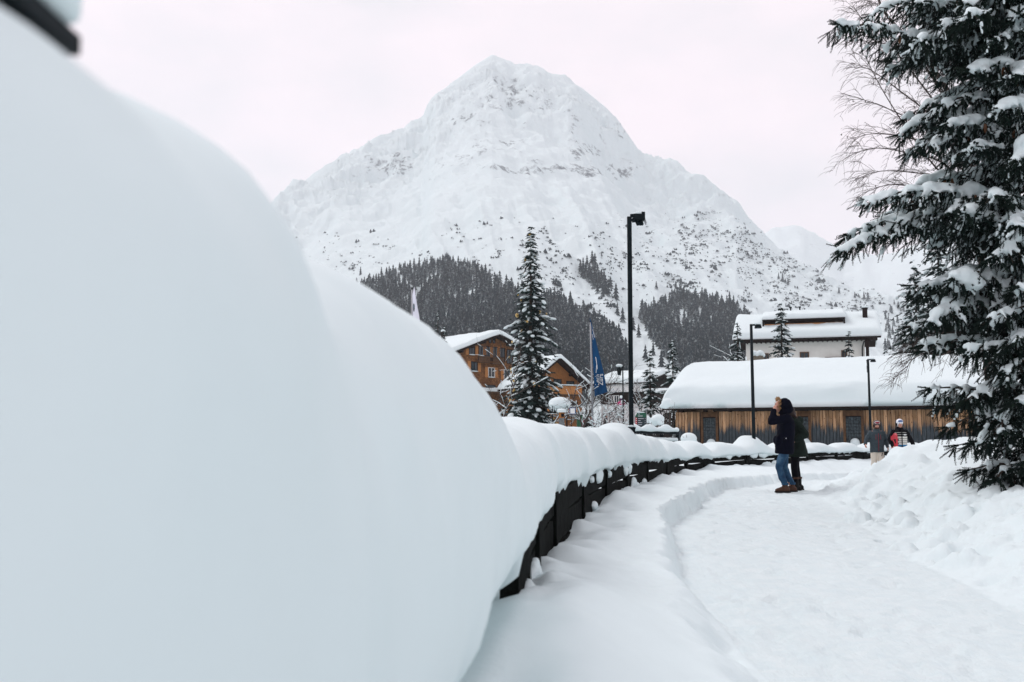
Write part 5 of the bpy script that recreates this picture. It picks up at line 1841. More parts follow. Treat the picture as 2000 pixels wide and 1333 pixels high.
def big_spruce():
    rr = random.Random(41); rs = np.random.RandomState(41)
    tx, ty = 7.25, 13.4
    zb = gz(tx, ty) - .15
    t = thing('big_spruce', 'huge snow-laden spruce filling the right edge of the picture', 'tree', (tx, ty, zb))
    O = Vector((tx, ty, zb))
    HT = 17.0
    b_ = MB(); b_.tube([(0, 0, -.2), (.03, 0, 3), (-.02, .03, 8), (0, 0, HT)], [.24, .20, .13, .02], 12); b_.build('trunk', M['bark'], t, True)
    heroes = [(1634, 66, -.3, 1.0), (1700, 45, .3, .8), (1805, 108, -.5, 1.0), (1760, 98, .5, .7), (1835, 170, .3, .9), (1842, 258, -.7, 1.0), (1752, 280, .1, 1.0), (1800, 300, -.5, .9), (1690, 408, -.2, 1.0), (1720, 440, .4, .9),
              (1637, 512, -.2, 1.0), (1652, 480, .2, .9), (1745, 405, .6, .8), (1780, 575, -.4, 1.0), (1768, 655, .2, .9), (1795, 690, -.3, .9), (1815, 650, -.9, 1.0), (1812, 772, -.1, .45), (1828, 800, .3, .4), (1848, 850, -.4, .35),
              (1868, 880, .1, .3), (1888, 930, -.3, .35), (1905, 925, .4, .3), (1918, 970, -.2, .3), (1945, 985, -.6, .3), (1990, 160, -1.5, 1.0), (1985, 330, -1.6, 1.0), (1990, 460, -1.6, 1.0), (1985, 580, -1.6, .9), (1990, 680, -1.6, .7), (1985, 800, -1.5, .5), (1990, 40, -1.4, 1.0), (1995, 920, -1.3, .4), (1862, 560, -1.0, 1.0), (1880, 430, -1.1, 1.0), (1890, 150, -1.0, 1.0), (1900, 300, -1.2, 1.0), (1890, 700, -1.2, .7),
              (1885, 800, -1.1, .45), (1930, 640, -1.4, .8), (1940, 520, -1.4, .9), (1950, 400, -1.4, 1.0), (1950, 230, -1.4, 1.0), (1945, 90, -1.3, 1.0), (1900, 880, -.9, .4), (1945, 950, -1.0, .35), (1960, 860, -1.3, .4), (1840, 60, -.9, 1.0), (1780, 20, -.3, 1.0), (1880, 20, -1.0, 1.0), (1960, 740, -1.4, .6)]
    BR = []
    for (px, py, dy, snw) in heroes:
        tip = at(px, py, ty + dy) - O
        L_ = math.hypot(tip.x, tip.y)
        z0 = tip.z + L_ * rr.uniform(.10, .32)
        BR.append((Vector((0, 0, max(z0, .35))), tip, snw, 1.0))
    z = .5
    while z < 15.5:
        for k in range(4):
            a = rr.uniform(0, 6.28)
            left = -math.cos(a) + (-math.sin(a)) * .4
            L_ = max(.4, float(lerp_tab(z, [(.4, .6), (1.2, .9), (2.2, 1.25), (3.2, 1.85), (4.5, 2.3), (7, 2.3), (12, 1.3), (15.5, .5)])) * rr.uniform(.55, .95))
            d = 1.0 if (left > -.2 and z < 8.2) else .35
            tip = Vector((math.cos(a) * L_, math.sin(a) * L_, z - L_ * rr.uniform(.25, .5)))
            BR.append((Vector((0, 0, z)), tip, float(lerp_tab(z, [(1, .25), (2.4, .4), (3.2, .9), (16, 1)])), d))
        z += .34
    Tm = [(L_, shoot_template(L_, 100 + i)) for i, L_ in enumerate((.08, .11, .13, .16, .19, .22, .26))]
    SH = [[] for _ in Tm]
    wood = MB(); snow = MB()
    cones = []
    for (p0, p1, snw, dens) in BR:
        L_ = (p1 - p0).length
        hor = Vector((p1.x - p0.x, p1.y - p0.y, 0)); hor.normalize()
        sd = Vector((-hor.y, hor.x, 0))
        pts = []
        bow = rr.uniform(-.06, .10); side = rr.uniform(-.14, .14)
        for q in range(13):
            u = q / 12
            pts.append(p0.lerp(p1, u) + Vector((0, 0, L_ * (bow * math.sin(u * PI) - .05 * math.sin(u * PI * 2)))) + sd * side * L_ * math.sin(u * PI) + Vector((0, 0, .05 * L_ * u ** 5)))
        wood.tube(pts, [.030 * (1 - .85 * k / 12) * min(1, L_ / 1.8) + .004 for k in range(13)], 5, cap=False)

        def pt(u):
            i = min(11, int(u * 12)); return pts[i].lerp(pts[i + 1], u * 12 - i)
        nl = max(4, int(L_ / .105 * (1 if dens > .9 else .5)))
        ph = rr.uniform(0, 6)
        for q in range(nl):
            u = .12 + .88 * (q + rr.random()) / nl
            c0 = pt(min(u, .999)); tg = (pt(min(u + .05, 1.0)) - pt(max(u - .05, 0))).normalized()
            for s_ in (-1, 1):
                if rr.random() > .93: continue
                ll = (.62 * (1 - u) ** .8 + .17) * min(L_ / 2.0, 1.1) * rr.uniform(.65, 1.15)
                d2 = (tg * rr.uniform(.55, .95) + sd * s_ * rr.uniform(.45, .85) + Vector((0, 0, rr.uniform(-.45, -.05)))).normalized()
                droop = rr.uniform(.10, .35)
                lp = [c0 + d2 * ll * k / 4 - Vector((0, 0, droop * ll * (k / 4) ** 2)) for k in range(5)]
                if ll > .26: wood.tube(lp[::2], [.006, .004, .003], 3, cap=False)
                nh = max(2, int(ll / (.060 if dens > .9 else .2)))
                for h in range(nh):
                    v = (h + rr.random()) / nh
                    i = min(3, int(v * 4)); c1 = lp[i].lerp(lp[i + 1], v * 4 - i)
                    hang = rr.random() < .74
                    if hang: dd = Vector((rr.gauss(0, .28), rr.gauss(0, .28), -1)) + d2 * rr.uniform(.1, .75)
                    else: dd = d2 + Vector((rr.gauss(0, .35), rr.gauss(0, .35), rr.gauss(-.1, .3)))
                    k = rr.choice([1, 2, 3, 4, 5, 6] if hang else [0, 1, 2, 3, 4])
                    SH[k].append((c1, dd, rr.random()))
                    if rr.random() < .36 * snw and dens > .9:
                        e = c1 + dd.normalized() * Tm[k][0] * rr.uniform(.5, .9)
                        off = Vector((0, -.012, .014))
                        snow.cap(c1 + off, e + off, rr.uniform(.016, .028), rr.uniform(.011, .018), 6)
                SH[rr.choice([3, 4, 5])].append((lp[3], (lp[4] - lp[3]) + d2 * .02, rr.random()))
                if dens > .9 and rr.random() < .85 * snw:
                    r_ = rr.uniform(.026, .052) * (1.2 - .4 * u)
                    for k in range(3):
                        if rr.random() < .8: snow.cap(lp[k] + Vector((0, 0, r_ * .7)), lp[k + 1] + Vector((0, 0, r_ * .7)), r_ * (1 - .2 * k), r_ * (.8 - .2 * k), 7)
            if dens > .5 or rr.random() < .5:
                g_ = .5 + .5 * math.sin(u * 7 + ph)
                if rr.random() < (.28 + .72 * g_) * snw:
                    w_s = (.050 + .066 * g_) * (1.15 - .5 * u) * rr.uniform(.75, 1.25) * min(1, L_ / 1.5)
                    rt = Matrix((tg, sd, tg.cross(sd))).transposed()
                    snow.ell(c0 + Vector((0, 0, w_s * .45)), (max(.09, w_s * 1.2), w_s * 1.25, w_s * .75), 8, 6, rt)
        # leading shoots
        for k in range(5):
            SH[rr.choice([4, 5, 6])].append((pt(.97), (pts[12] - pts[11]).normalized() + Vector((rr.gauss(0, .3), rr.gauss(0, .3), rr.gauss(0, .2))), rr.random()))
        if snw > .7 and dens > .9 and L_ > 1.3 and rr.random() < .22:
            u = rr.uniform(.35, .85); c0 = pt(u); r_ = rr.uniform(.10, .17)
            snow.ell(c0 + Vector((0, 0, r_ * .45)), (r_ * 1.15, r_ * 1.0, r_ * .85), 12, 8)
            snow.ell(c0 + Vector((.05, -.04, r_ * .2)) + hor * .14, (r_ * .8, r_ * .7, r_ * .5), 10, 6)
        if p0.z > 3.5 and dens > .9 and rr.random() < .45:
            for k in range(rr.choice([1, 2, 3])): cones.append(pt(rr.uniform(.35, .8)) + sd * rr.uniform(-.2, .2))
    for (px, py, dy, r_) in ((1882, 545, -.9, .18),):
        c0 = at(px, py, ty + dy) - O
        snow.ell(c0, (r_, r_, r_ * .85), 12, 8); snow.ell(c0 + Vector((.10, -.03, -.07)), (r_ * .9, r_ * .8, r_ * .5), 10, 6)
    VV_, FF_, TT_ = [], [], []
    base = 0
    for (L_, (tv, tf, tt)), lst in zip(Tm, SH):
        if not lst: continue
        C0 = np.array([tuple(q[0]) for q in lst]); D = np.array([tuple(q[1]) for q in lst]); tn = np.array([q[2] for q in lst])
        Rm = frames(D, rs)
        W_ = np.einsum('nij,vj->nvi', Rm, tv) + C0[:, None, :]
        n_, m_ = len(lst), len(tv)
        VV_.append(W_.reshape(-1, 3))
        FF_.append((tf[None] + (np.arange(n_) * m_)[:, None, None]).reshape(-1, 3) + base)
        TT_.append(np.clip(tt[None, :] * .6 + tn[:, None] * .5, 0, 1).ravel())
        base += n_ * m_
    me = np_mesh('crown', np.vstack(VV_), np.vstack(FF_), [M['needles']], False)
    a_ = me.attributes.new('tone', 'FLOAT', 'POINT')
    if len(me.vertices) == base: a_.data.foreach_set('value', np.concatenate(TT_).astype(np.float32))
    link('crown', me, t)
    wood.build('branches', M['bark'], t)

    def disp(co, no):
        return co + no * (.020 * noise3(co * 8 + 3) + .011 * noise3(co * 21))[:, None]
    snow.blob('snow', M['snow'], t, .030, 1, disp=disp)
    b_ = MB()
    b_.loft([((0, 0, -.13), .006, .006), ((0, 0, -.11), .018, .018), ((0, 0, -.06), .025, .025), ((0, 0, -.01), .019, .019), ((0, 0, .0), .006, .006)], 8)
    cm = b_.mesh('cone', M['cone'], True)
    for c0 in cones[:26]:
        link('cone', cm, t, c0 + Vector((0, -.02, -.05)), (rr.uniform(-.15, .15), rr.uniform(-.15, .15), 0))
    return len(me.polygons)


n_tri_spruce = big_spruce()

# ------------------------------------------------------------------ forest, groves and shrubs on the mountainside
def fir_template(seed, layers=5, pts=5):
    rr = random.Random(seed)
    v, f = [], []
    for k in range(layers):
        u = k / layers
        zl = .05 + .84 * u
        rad = (.215 * (1 - u) ** .85 + .02) * rr.uniform(.85, 1.15)
        b = len(v)
        v.append((rr.uniform(-.004, .004), rr.uniform(-.004, .004), min(1.0, zl + .27 * (1 - .35 * u))))
        a0 = rr.uniform(0, 6.28)
        for q in range(pts * 2):
            a = a0 + PI * q / pts
            r_ = rad * (rr.uniform(.85, 1.2) if q % 2 == 0 else rr.uniform(.35, .6))
            v.append((math.cos(a) * r_, math.sin(a) * r_, zl - (.045 if q % 2 == 0 else -.02) * (1 - u) + rr.uniform(-.01, .01)))
        for q in range(pts * 2): f.append((b, b + 1 + q, b + 1 + (q + 1) % (pts * 2)))
    return np.array(v), np.array(f)


FT = [fir_template(60 + i) for i in range(6)]


def in_poly(x, y, poly):
    c = False
    j = len(poly) - 1
    for i in range(len(poly)):
        if (poly[i][1] > y) != (poly[j][1] > y) and x < (poly[j][0] - poly[i][0]) * (y - poly[i][1]) / (poly[j][1] - poly[i][1]) + poly[i][0]: c = not c
        j = i
    return c


WOOD_L = [(560, 640), (640, 590), (722, 548), (790, 520), (850, 516), (905, 512), (950, 540), (985, 560), (1040, 582), (1105, 592), (1160, 632), (1200, 652), (1222, 690), (1226, 770), (1100, 800), (800, 800), (560, 800)]
WOOD_R = [(1243, 612), (1290, 600), (1330, 574), (1380, 586), (1420, 588), (1446, 606), (1480, 640), (1560, 690), (1560, 740), (1330, 730), (1300, 702), (1268, 660)]
WOOD_S = [(1735, 590), (1790, 610), (1900, 700), (1900, 760), (1760, 740), (1720, 680)]
rsF = np.random.RandomState(5)


def scatter(poly, n, hmin, hmax, gapf=None):
    xs_, ys_ = [q[0] for q in poly], [q[1] for q in poly]
    out = []
    tries = 0
    while len(out) < n and tries < n * 12:
        tries += 1
        x, y = rsF.uniform(min(xs_), max(xs_)), rsF.uniform(min(ys_), max(ys_))
        if not in_poly(x, y, poly): continue
        if gapf is not None and rsF.rand() > gapf(x, y): continue
        p = mtn_point(x, y)
        if p is None: continue
        out.append((p, rsF.uniform(hmin, hmax)))
    return out


def joined(name, items, temps, mt, label, cat, wide=1.0, zs=1.0):
    Vl, Fl, base = [], [], 0
    for k, (p, h) in enumerate(items):
        tv, tf = temps[k % len(temps)]
        a = rsF.uniform(0, 6.28); ca, sa = math.cos(a), math.sin(a)
        w_ = h * wide * rsF.uniform(.8, 1.2)
        x = (tv[:, 0] * ca - tv[:, 1] * sa) * w_; y = (tv[:, 0] * sa + tv[:, 1] * ca) * w_
        Vl.append(np.stack([x + p[0], y + p[1], tv[:, 2] * h * zs + p[2] - h * .06], -1))
        Fl.append(tf + base); base += len(tv)
    me = np_mesh(name, np.vstack(Vl), np.vstack(Fl), [mt], False)
    return tag(link(name, me), label, cat, kind='stuff')


def gap_r(x, y):
    g = math.exp(-((x - 1335) / 14) ** 2 - ((y - 630) / 25) ** 2) + math.exp(-((x - 1262) / 16) ** 2 - ((y - 690) / 30) ** 2)
    return max(.08, 1 - .95 * g)


joined('forest', scatter(WOOD_L, 5000, 6, 13.5), FT, M['forest'], 'dense dark snow-dusted forest on the slope behind the chalets', 'forest', 1.0)
joined('forest', scatter(WOOD_R, 1500, 6, 13, gap_r) + scatter(WOOD_S, 160, 7, 12), FT, M['forest'], 'dark snow-dusted forest on the slope left of the white house', 'forest', 1.0)

fir_m = [np_mesh('conifer', FT[i][0] * np.array([1, 1, 1]), FT[i][1], [M['forest']], False) for i in range(4)]


def lone(px, py, h, label, group):
    p = mtn_point(px, py)
    if p is None: return
    o = link('conifer', fir_m[rsF.randint(4)], None, p - np.array([0, 0, h * .05]), (0, 0, rsF.uniform(0, 6.28)))
    o.scale = (h * rsF.uniform(.85, 1.1),) * 2 + (h,)
    tag(o, label, 'tree', group)


GROVE = [(1133, 524), (1140, 518), (1138, 534), (1147, 512), (1151, 530), (1156, 506), (1158, 520), (1162, 512), (1163, 538), (1166, 530), (1154, 545), (1148, 541), (1170, 545), (1172, 556), (1160, 556), (1175, 540), (1180, 552), (1182, 566), (1168, 566), (1176, 572), (1187, 572), (1144, 528), (1165, 549), (1152, 537)]
for px, py in GROVE:
    lone(px, py + 8, rsF.uniform(11, 16), 'dark conifer in the small grove on the white slope left of the floodlight post', 'conifers of the small grove')
LONE = [(1204, 582, 16, 'tallest lone conifer just left of the floodlight post, halfway up the slope'), (1193, 560, 12, 'lone conifer right beside the lower end of the small grove'),
        (1205, 612, 11, 'upper of two lone conifers between the forest edge and the floodlight post'), (1216, 625, 12, 'lower of two lone conifers between the forest edge and the floodlight post'),
        (1228, 590, 9, 'small conifer half hidden behind the floodlight post'), (1237, 640, 10, 'small conifer touching the right side of the floodlight post'),
        (700, 533, 10, 'leftmost lone conifer on the slope, just above the near snow roll'), (741, 532, 9, 'small conifer standing at the upper left tip of the big forest'),
        (1320, 560, 9, 'left one of two small conifers above the right forest'), (1332, 552, 9, 'right one of two small conifers above the right forest'),
        (1283, 560, 8, 'small lone conifer between the floodlight post and the right forest top'), (1530, 545, 13, 'tallest of three conifers on the slope above the white house'),
        (1522, 540, 10, 'upper left of three conifers on the slope above the white house'), (1541, 552, 10, 'lower right of three conifers on the slope above the white house'),
        (1690, 580, 12, 'left of two conifers on the ridge above the white house chimney'), (1697, 583, 13, 'right of two conifers on the ridge above the white house chimney'),
        (1672, 577, 9, 'small conifer on the ridge just left of the pair above the chimney'), (1640, 568, 9, 'lone small conifer on the ridge well left of the chimney'),
        (1246, 655, 10, 'conifer at the left edge of the right forest, beside the floodlight post'), (1258, 700, 10, 'low conifer above and left of the first young spruce tip'),
        (1290, 712, 10, 'low conifer seen between the two young spruces'), (1275, 690, 9, 'small conifer straight above the first young spruce tip')]
for px, py, h, lab in LONE:
    lone(px, py + 5, h, lab, 'lone conifers on the slope')


def shrub_template(seed):
    rr = random.Random(seed)
    v, f = [], []
    for k in range(5):
        b = len(v); cx, cy, s_ = rr.uniform(-.6, .6), rr.uniform(-.5, .5), rr.uniform(.18, .42)
        v.append((cx, cy, s_ * rr.uniform(.8, 1.5)))
        for q in range(6):
            a = q * PI / 3 + rr.uniform(-.2, .2)
            v.append((cx + math.cos(a) * s_ * rr.uniform(.6, 1.1), cy + math.sin(a) * s_ * rr.uniform(.6, 1.1), rr.uniform(-.1, .15)))
        for q in range(6): f.append((b, b + 1 + q, b + 1 + (q + 1) % 6))
    return np.array(v), np.array(f)


ST = [shrub_template(i) for i in range(8)]


def shrub_density(x, y):
    d = 0
    for (cx, cy, sx, sy, a) in ((1350, 450, 80, 40, .55), (1300, 500, 80, 60, .8), (1420, 490, 90, 50, .9), (1500, 540, 90, 50, 1.0), (1600, 580, 90, 40, 1.0), (1680, 600, 60, 30, .9), (1330, 540, 70, 40, .9), (1180, 470, 30, 30, .35), (1200, 520, 40, 60, .5), (1060, 500, 35, 45, .5), (1090, 560, 40, 30, .6), (950, 490, 25, 30, .7),
                               (930, 520, 30, 20, .6), (720, 490, 60, 20, .55), (800, 500, 50, 14, .5), (650, 480, 30, 20, .3), (690, 510, 40, 12, .5), (1250, 460, 30, 40, .5), (1160, 590, 60, 20, .6), (1010, 430, 30, 20, .12), (870, 460, 40, 20, .25), (1250, 590, 40, 40, .5), (1160, 620, 40, 20, .5), (1440, 570, 60, 30, .7), (620, 460, 30, 12, .25)):
        d = max(d, a * math.exp(-((x - cx) / sx) ** 2 - ((y - cy) / sy) ** 2))
    return d * (.12 + 2.1 * max(0, float(fbm(np.array([x * .035]), np.array([y * .05 + 9]), 3)[0]) + .12))


items = []
tries = 0
while len(items) < 2300 and tries < 26000:
    tries += 1
    x, y = rsF.uniform(570, 1740), rsF.uniform(415, 660)
    if rsF.rand() > shrub_density(x, y): continue
    p = mtn_point(x, y)
    if p is None: continue
    items.append((p, (0.8 + rsF.exponential(.75)) * (.6 + .4 * p[1] / 900)))
joined('shrubs', items, ST, M['shrub'], 'dark mountain pine shrubs dotting the snowy slopes', 'shrubs', 1.1, 1.7)
# ------------------------------------------------------------------ people
def V3(*a): return Vector(a)


def chain(b_, pts, rad, n=12):
    for k in range(len(pts) - 1): b_.cap(pts[k], pts[k + 1], rad[k], rad[k + 1], n)


def hand(b_, wrist, d, nrm, curl=.5, s=1.0, thumb=1):
    """palm, four unequal bent fingers and a thumb leaving the palm's side"""
    d = Vector(d).normalized(); nrm = Vector(nrm); nrm = (nrm - d * nrm.dot(d)).normalized()
    sd = d.cross(nrm).normalized()
    w = Vector(wrist)
    pc = w + d * .05 * s
    b_.ell(pc, (.043 * s, .017 * s, .05 * s), 10, 8, Matrix((sd, nrm, d)).transposed())
    b_.cap(w - d * .02, w + d * .03, .024 * s, .022 * s, 8)
    for k, (o, L_) in enumerate(((-.030, .066), (-.010, .078), (.011, .072), (.030, .056))):
        a = w + d * (.088 - .006 * abs(k - 1.3)) * s + sd * o * s
        d1 = (d * math.cos(curl * .7) + nrm * math.sin(curl * .7)).normalized()
        d2 = (d * math.cos(curl * 1.9) + nrm * math.sin(curl * 1.9)).normalized()
        m1 = a + d1 * L_ * .52 * s; e = m1 + d2 * L_ * .48 * s
        b_.cap(a - d * .015, m1, .0098 * s, .0090 * s, 7); b_.cap(m1, e, .0090 * s, .0080 * s, 7)
    a = w + d * .030 * s - sd * .036 * s * thumb
    m1 = a + (d * .6 - sd * .55 * thumb + nrm * .35).normalized() * .040 * s
    e = m1 + (d * .85 - sd * .10 * thumb + nrm * .45).normalized() * .034 * s
    b_.cap(a, m1, .0125 * s, .0110 * s, 7); b_.cap(m1, e, .0110 * s, .0090 * s, 7)


def head(b_, c, f, up=(0, 0, 1), s=1.0):
    """head with brow, nose, chin and ears; c is the centre, f where it looks"""
    f = Vector(f).normalized(); up = Vector(up); up = (up - f * up.dot(f)).normalized(); lf = up.cross(f)
    Rm = Matrix((f, lf, up)).transposed()
    c = Vector(c)
    q = lambda x, y, z: c + (f * x + lf * y + up * z) * s
    b_.ell(c + up * .025 * s - f * .005 * s, (.098 * s, .078 * s, .095 * s), 14, 10, Rm)
    b_.ell(q(.022, 0, -.045), (.070 * s, .060 * s, .075 * s), 12, 8, Rm)
    b_.cap(q(.082, 0, .012), q(.108, 0, -.022), .011 * s, .015 * s, 8)
    b_.ell(q(.072, 0, -.098), (.026 * s, .030 * s, .020 * s), 8, 6, Rm)
    b_.cap(q(.083, -.03, .03), q(.083, .03, .03), .014 * s, .014 * s, 8)
    for sy in (-1, 1):
        b_.ell(q(-.005, sy * .080, -.005), (.022 * s, .011 * s, .034 * s), 8, 6, Rm)
        b_.ell(q(.062, sy * .040, -.03), (.025 * s, .022 * s, .025 * s), 8, 6, Rm)
    return q, Rm


def face_parts(t, q, s=1.0):
    for sy in (-1, 1):
        b_ = MB(); b_.ell(q(.090, sy * .031, .006), (.008 * s, .014 * s, .007 * s), 8, 6); b_.build('eye', M['eye'], t, True)
        b_ = MB(); b_.cap(q(.097, sy * .018, .032), q(.090, sy * .048, .030), .005 * s, .004 * s, 6); b_.build('eyebrow', M['hair_dark'], t, True)
    b_ = MB(); b_.cap(q(.093, -.020, -.062), q(.093, .020, -.062), .007 * s, .007 * s, 7); b_.build('mouth', M['lip'], t, True)


def base_body(b_, J, s=1.0):
    """trunk and limbs from the joints in J"""
    hip, chest, neck = J['hip'], J['chest'], J['neck']
    up = (chest - hip)
    b_.ell(hip, (.115, .155, .12), 14, 10)
    chain(b_, [hip, hip.lerp(chest, .5), chest], [.115, .105, .125], 14)
    b_.ell(chest + V3(0, 0, .02), (.115, .165, .15), 14, 10)
    b_.cap(chest + V3(0, 0, .08), neck, .07, .052, 10); b_.cap(neck, J['head'], .052, .05, 10)
    b_.cap(J['shL'], J['shR'], .062, .062, 10)
    for sd in 'LR':
        chain(b_, [J['sh' + sd], J['el' + sd], J['wr' + sd]], [.055, .042, .028], 10)
        chain(b_, [J['hp' + sd], J['kn' + sd], J['an' + sd]], [.085, .060, .042], 12)
        an = J['an' + sd]; ft = J.get('ft' + sd, V3(1, 0, 0))
        b_.cap(an + V3(0, 0, -.035) - ft * .03, an + ft * .14 + V3(0, 0, -.055), .038, .030, 8)


def default_joints():
    return dict(hip=V3(0, 0, .95), chest=V3(0, 0, 1.30), neck=V3(.0, 0, 1.50), head=V3(.02, 0, 1.64), shL=V3(0, .18, 1.43), shR=V3(0, -.18, 1.43),
                elL=V3(-.02, .26, 1.14), elR=V3(-.02, -.26, 1.14), wrL=V3(.06, .27, .90), wrR=V3(.06, -.27, .90),
                hpL=V3(0, .09, .92), hpR=V3(0, -.09, .92), knL=V3(.03, .10, .50), knR=V3(.03, -.10, .50), anL=V3(0, .11, .09), anR=V3(0, -.11, .09))


def boot(parent, an, ft, mt, h=.15, s=1.0, sole=True):
    ft = Vector(ft).normalized()
    b_ = MB()
    b_.cap(an + V3(0, 0, h - .10), an + V3(0, 0, -.03), .058 * s, .055 * s, 10)
    chain(b_, [an + V3(0, 0, -.035) - ft * .045, an + ft * .07 + V3(0, 0, -.030), an + ft * .165 + V3(0, 0, -.048)], [.052 * s, .050 * s, .040 * s], 10)
    o = b_.blob('boot', mt, parent, .014, 2)
    b_ = MB(); n_ = V3(-ft.y, ft.x, 0)
    outl = [(-.10, -.035), (-.06, -.05), (.05, -.048), (.15, -.05), (.205, -.025), (.205, .025), (.15, .05), (.05, .048), (-.06, .05), (-.10, .035)]
    poly = [an + ft * x + n_ * y for x, y in outl]
    b_.prism([V3(q.x, q.y, an.z - .090) for q in poly], (0, 0, 0), (0, 0, .028)); b_.build('sole', M['sole'], o)
    b_ = MB()
    for k in range(3):
        c = an + ft * (.055 + .03 * k) + V3(0, 0, .022 - .012 * k)
        b_.cap(c - n_ * .03, c + n_ * .03, .006, .006, 6)
    b_.build('laces', M['beard'], o)
    return o


GROUND_SNOW = None


def place(px, py, Y):
    p = at(px, py, Y)
    return (p.x, Y, gz(p.x, Y))


# --- man in the navy parka
loc = place(1536, 958, 19.4)
man = thing('person', 'person in dark navy parka and blue jeans, one hand raised to the hood', 'person', loc, R(176), 'people on the path')
J = default_joints()
J.update(hip=V3(.00, 0, .92), chest=V3(-.03, 0, 1.28), neck=V3(.02, 0, 1.48), head=V3(.075, 0, 1.63), shL=V3(-.02, .18, 1.42), shR=V3(-.02, -.18, 1.42),
         elL=V3(.30, .25, 1.36), wrL=V3(.215, .13, 1.58), elR=V3(-.04, -.28, 1.12), wrR=V3(.08, -.20, 1.0),
         hpL=V3(.01, .09, .90), hpR=V3(-.01, -.09, .90), knL=V3(.15, .10, .49), knR=V3(.02, -.10, .49), anL=V3(.045, .11, .09), anR=V3(-.13, -.10, .09), ftL=V3(.96, .2, 0), ftR=V3(.98, -.1, 0))
b_ = MB(); base_body(b_, J)
q, Rm = head(b_, V3(.085, 0, 1.655), (1, .05, .12))
hand(b_, J['wrL'], (-.30, -.55, .80), (-.3, -.6, -.5), .35, 1.0, 1)
hand(b_, J['wrR'], (.8, .1, -.5), (0, 1, 0), .8)
body = b_.blob('body', M['skin'], man, .0105, 2)
face_parts(man, q)
# parka
b_ = MB()
b_.loft([((.025, 0, .735), .175, .235), ((.02, 0, .80), .18, .24), ((.005, 0, .95), .175, .235), ((-.01, 0, 1.10), .165, .225), ((-.025, 0, 1.28), .165, .232), ((-.025, 0, 1.40), .145, .222), ((-.01, 0, 1.48), .105, .15), ((.01, 0, 1.53), .085, .10)], 20)
chain(b_, [J['shL'], J['elL'], J['elL'].lerp(J['wrL'], .86)], [.088, .078, .062], 12)
chain(b_, [J['shR'], J['elR'], J['elR'].lerp(J['wrR'], .9)], [.088, .078, .06], 12)
b_.ell(V3(.165, .10, 1.0), (.045, .08, .09), 10, 6); b_.ell(V3(.165, -.10, 1.0), (.045, .08, .09), 10, 6); b_.ell(V3(.175, .08, .88), (.04, .09, .08), 10, 6)
b_.ell(V3(.03, .232, .98), (.085, .018, .09), 10, 6)


def cloth_disp(a, fq):
    def f(co, no): return co + no * (a * noise3(co * fq + 1.7) + a * .5 * noise3(co * fq * 2.3 + np.array([0, 0, 5.0])))[:, None]
    return f


coat = b_.blob('parka', M['navy'], man, .017, 3, disp=cloth_disp(.010, 9))
b_ = MB(); b_.ell(V3(.03, .252, 1.035), (.012, .006, .010), 8, 5); b_.build('pocket_button', M['print_grey'], coat, True)
b_ = MB(); b_.box((-.05, .215, 1.415), (.05, .012, .02)); b_.build('shoulder_tag', M['hair_blond'], coat)
# hood up, with sandy fur edge
b_ = MB()
b_.ell(V3(-.005, 0, 1.675), (.142, .128, .145), 16, 10); b_.ell(V3(-.055, 0, 1.62), (.12, .12, .12), 14, 8); b_.ell(V3(.0, 0, 1.54), (.12, .125, .07), 14, 8)
hood = b_.blob('hood', M['navy'], man, .017, 3, disp=cloth_disp(.008, 11))
rr = random.Random(9)
b_ = MB()
for k in range(46):
    a = R(-30) + R(240) * k / 45
    c = V3(.105 + rr.uniform(-.02, .03), math.cos(a) * .118, 1.668 + math.sin(a) * .135 + rr.uniform(-.01, .012))
    for h in range(9):
        d = V3(rr.uniform(-.2, .9), math.cos(a) + rr.gauss(0, .5), math.sin(a) + rr.gauss(0, .5)).normalized()
        b_.tube([c, c + d * .02 + V3(0, 0, .003), c + d * rr.uniform(.03, .05)], [.006, .005, .001], 4)
b_.build('fur_trim', M['hair_blond'], hood)
# jeans and boots
b_ = MB()
b_.ell(V3(.0, 0, .93), (.135, .175, .12), 14, 8)
for sd in 'LR': chain(b_, [J['hp' + sd], J['hp' + sd].lerp(J['kn' + sd], .5), J['kn' + sd], J['kn' + sd].lerp(J['an' + sd], .5), J['an' + sd] + V3(0, 0, .07)], [.102, .088, .072, .066, .058], 14)
jn = b_.blob('jeans', M['jeans'], man, .015, 2, disp=cloth_disp(.008, 13))
for sd in 'LR':
    c = J['an' + sd] + V3(0, 0, .075)
    b_ = MB(); b_.loft([((c.x, c.y, c.z - .022), .064, .064), ((c.x, c.y, c.z), .069, .069), ((c.x, c.y, c.z + .022), .066, .066)], 14); b_.build('cuff', M['grey_cloth'] if False else M['jeans'], jn, True)
    boot(man, J['an' + sd], J['ft' + sd], M['brown_leather'])

# --- woman behind him
loc = place(1556, 955, 19.85)
wom = thing('person', 'person in dark green parka and black leggings close behind the navy parka', 'person', loc, R(168), 'people on the path')
J = default_joints()
J.update(hip=V3(-.01, 0, .90), chest=V3(.0, 0, 1.22), neck=V3(.07, 0, 1.40), head=V3(.115, 0, 1.53), shL=V3(0, .17, 1.34), shR=V3(0, -.17, 1.34), elL=V3(-.17, .22, 1.10), wrL=V3(.03, .23, .98), elR=V3(-.1, -.25, 1.08), wrR=V3(.1, -.2, .98),
         hpL=V3(0, .085, .88), hpR=V3(0, -.085, .88), knL=V3(.04, .09, .48), knR=V3(.0, -.09, .48), anL=V3(.02, .10, .09), anR=V3(-.05, -.09, .09), ftL=V3(1, .1, 0), ftR=V3(1, -.1, 0))
b_ = MB(); base_body(b_, J)
q, Rm = head(b_, V3(.125, 0, 1.545), (1, -.2, .1), s=.96)
hand(b_, J['wrL'], (.6, .1, -.6), (0, -1, 0), .7, .92); hand(b_, J['wrR'], (.6, 0, -.6), (0, 1, 0), .7, .92)
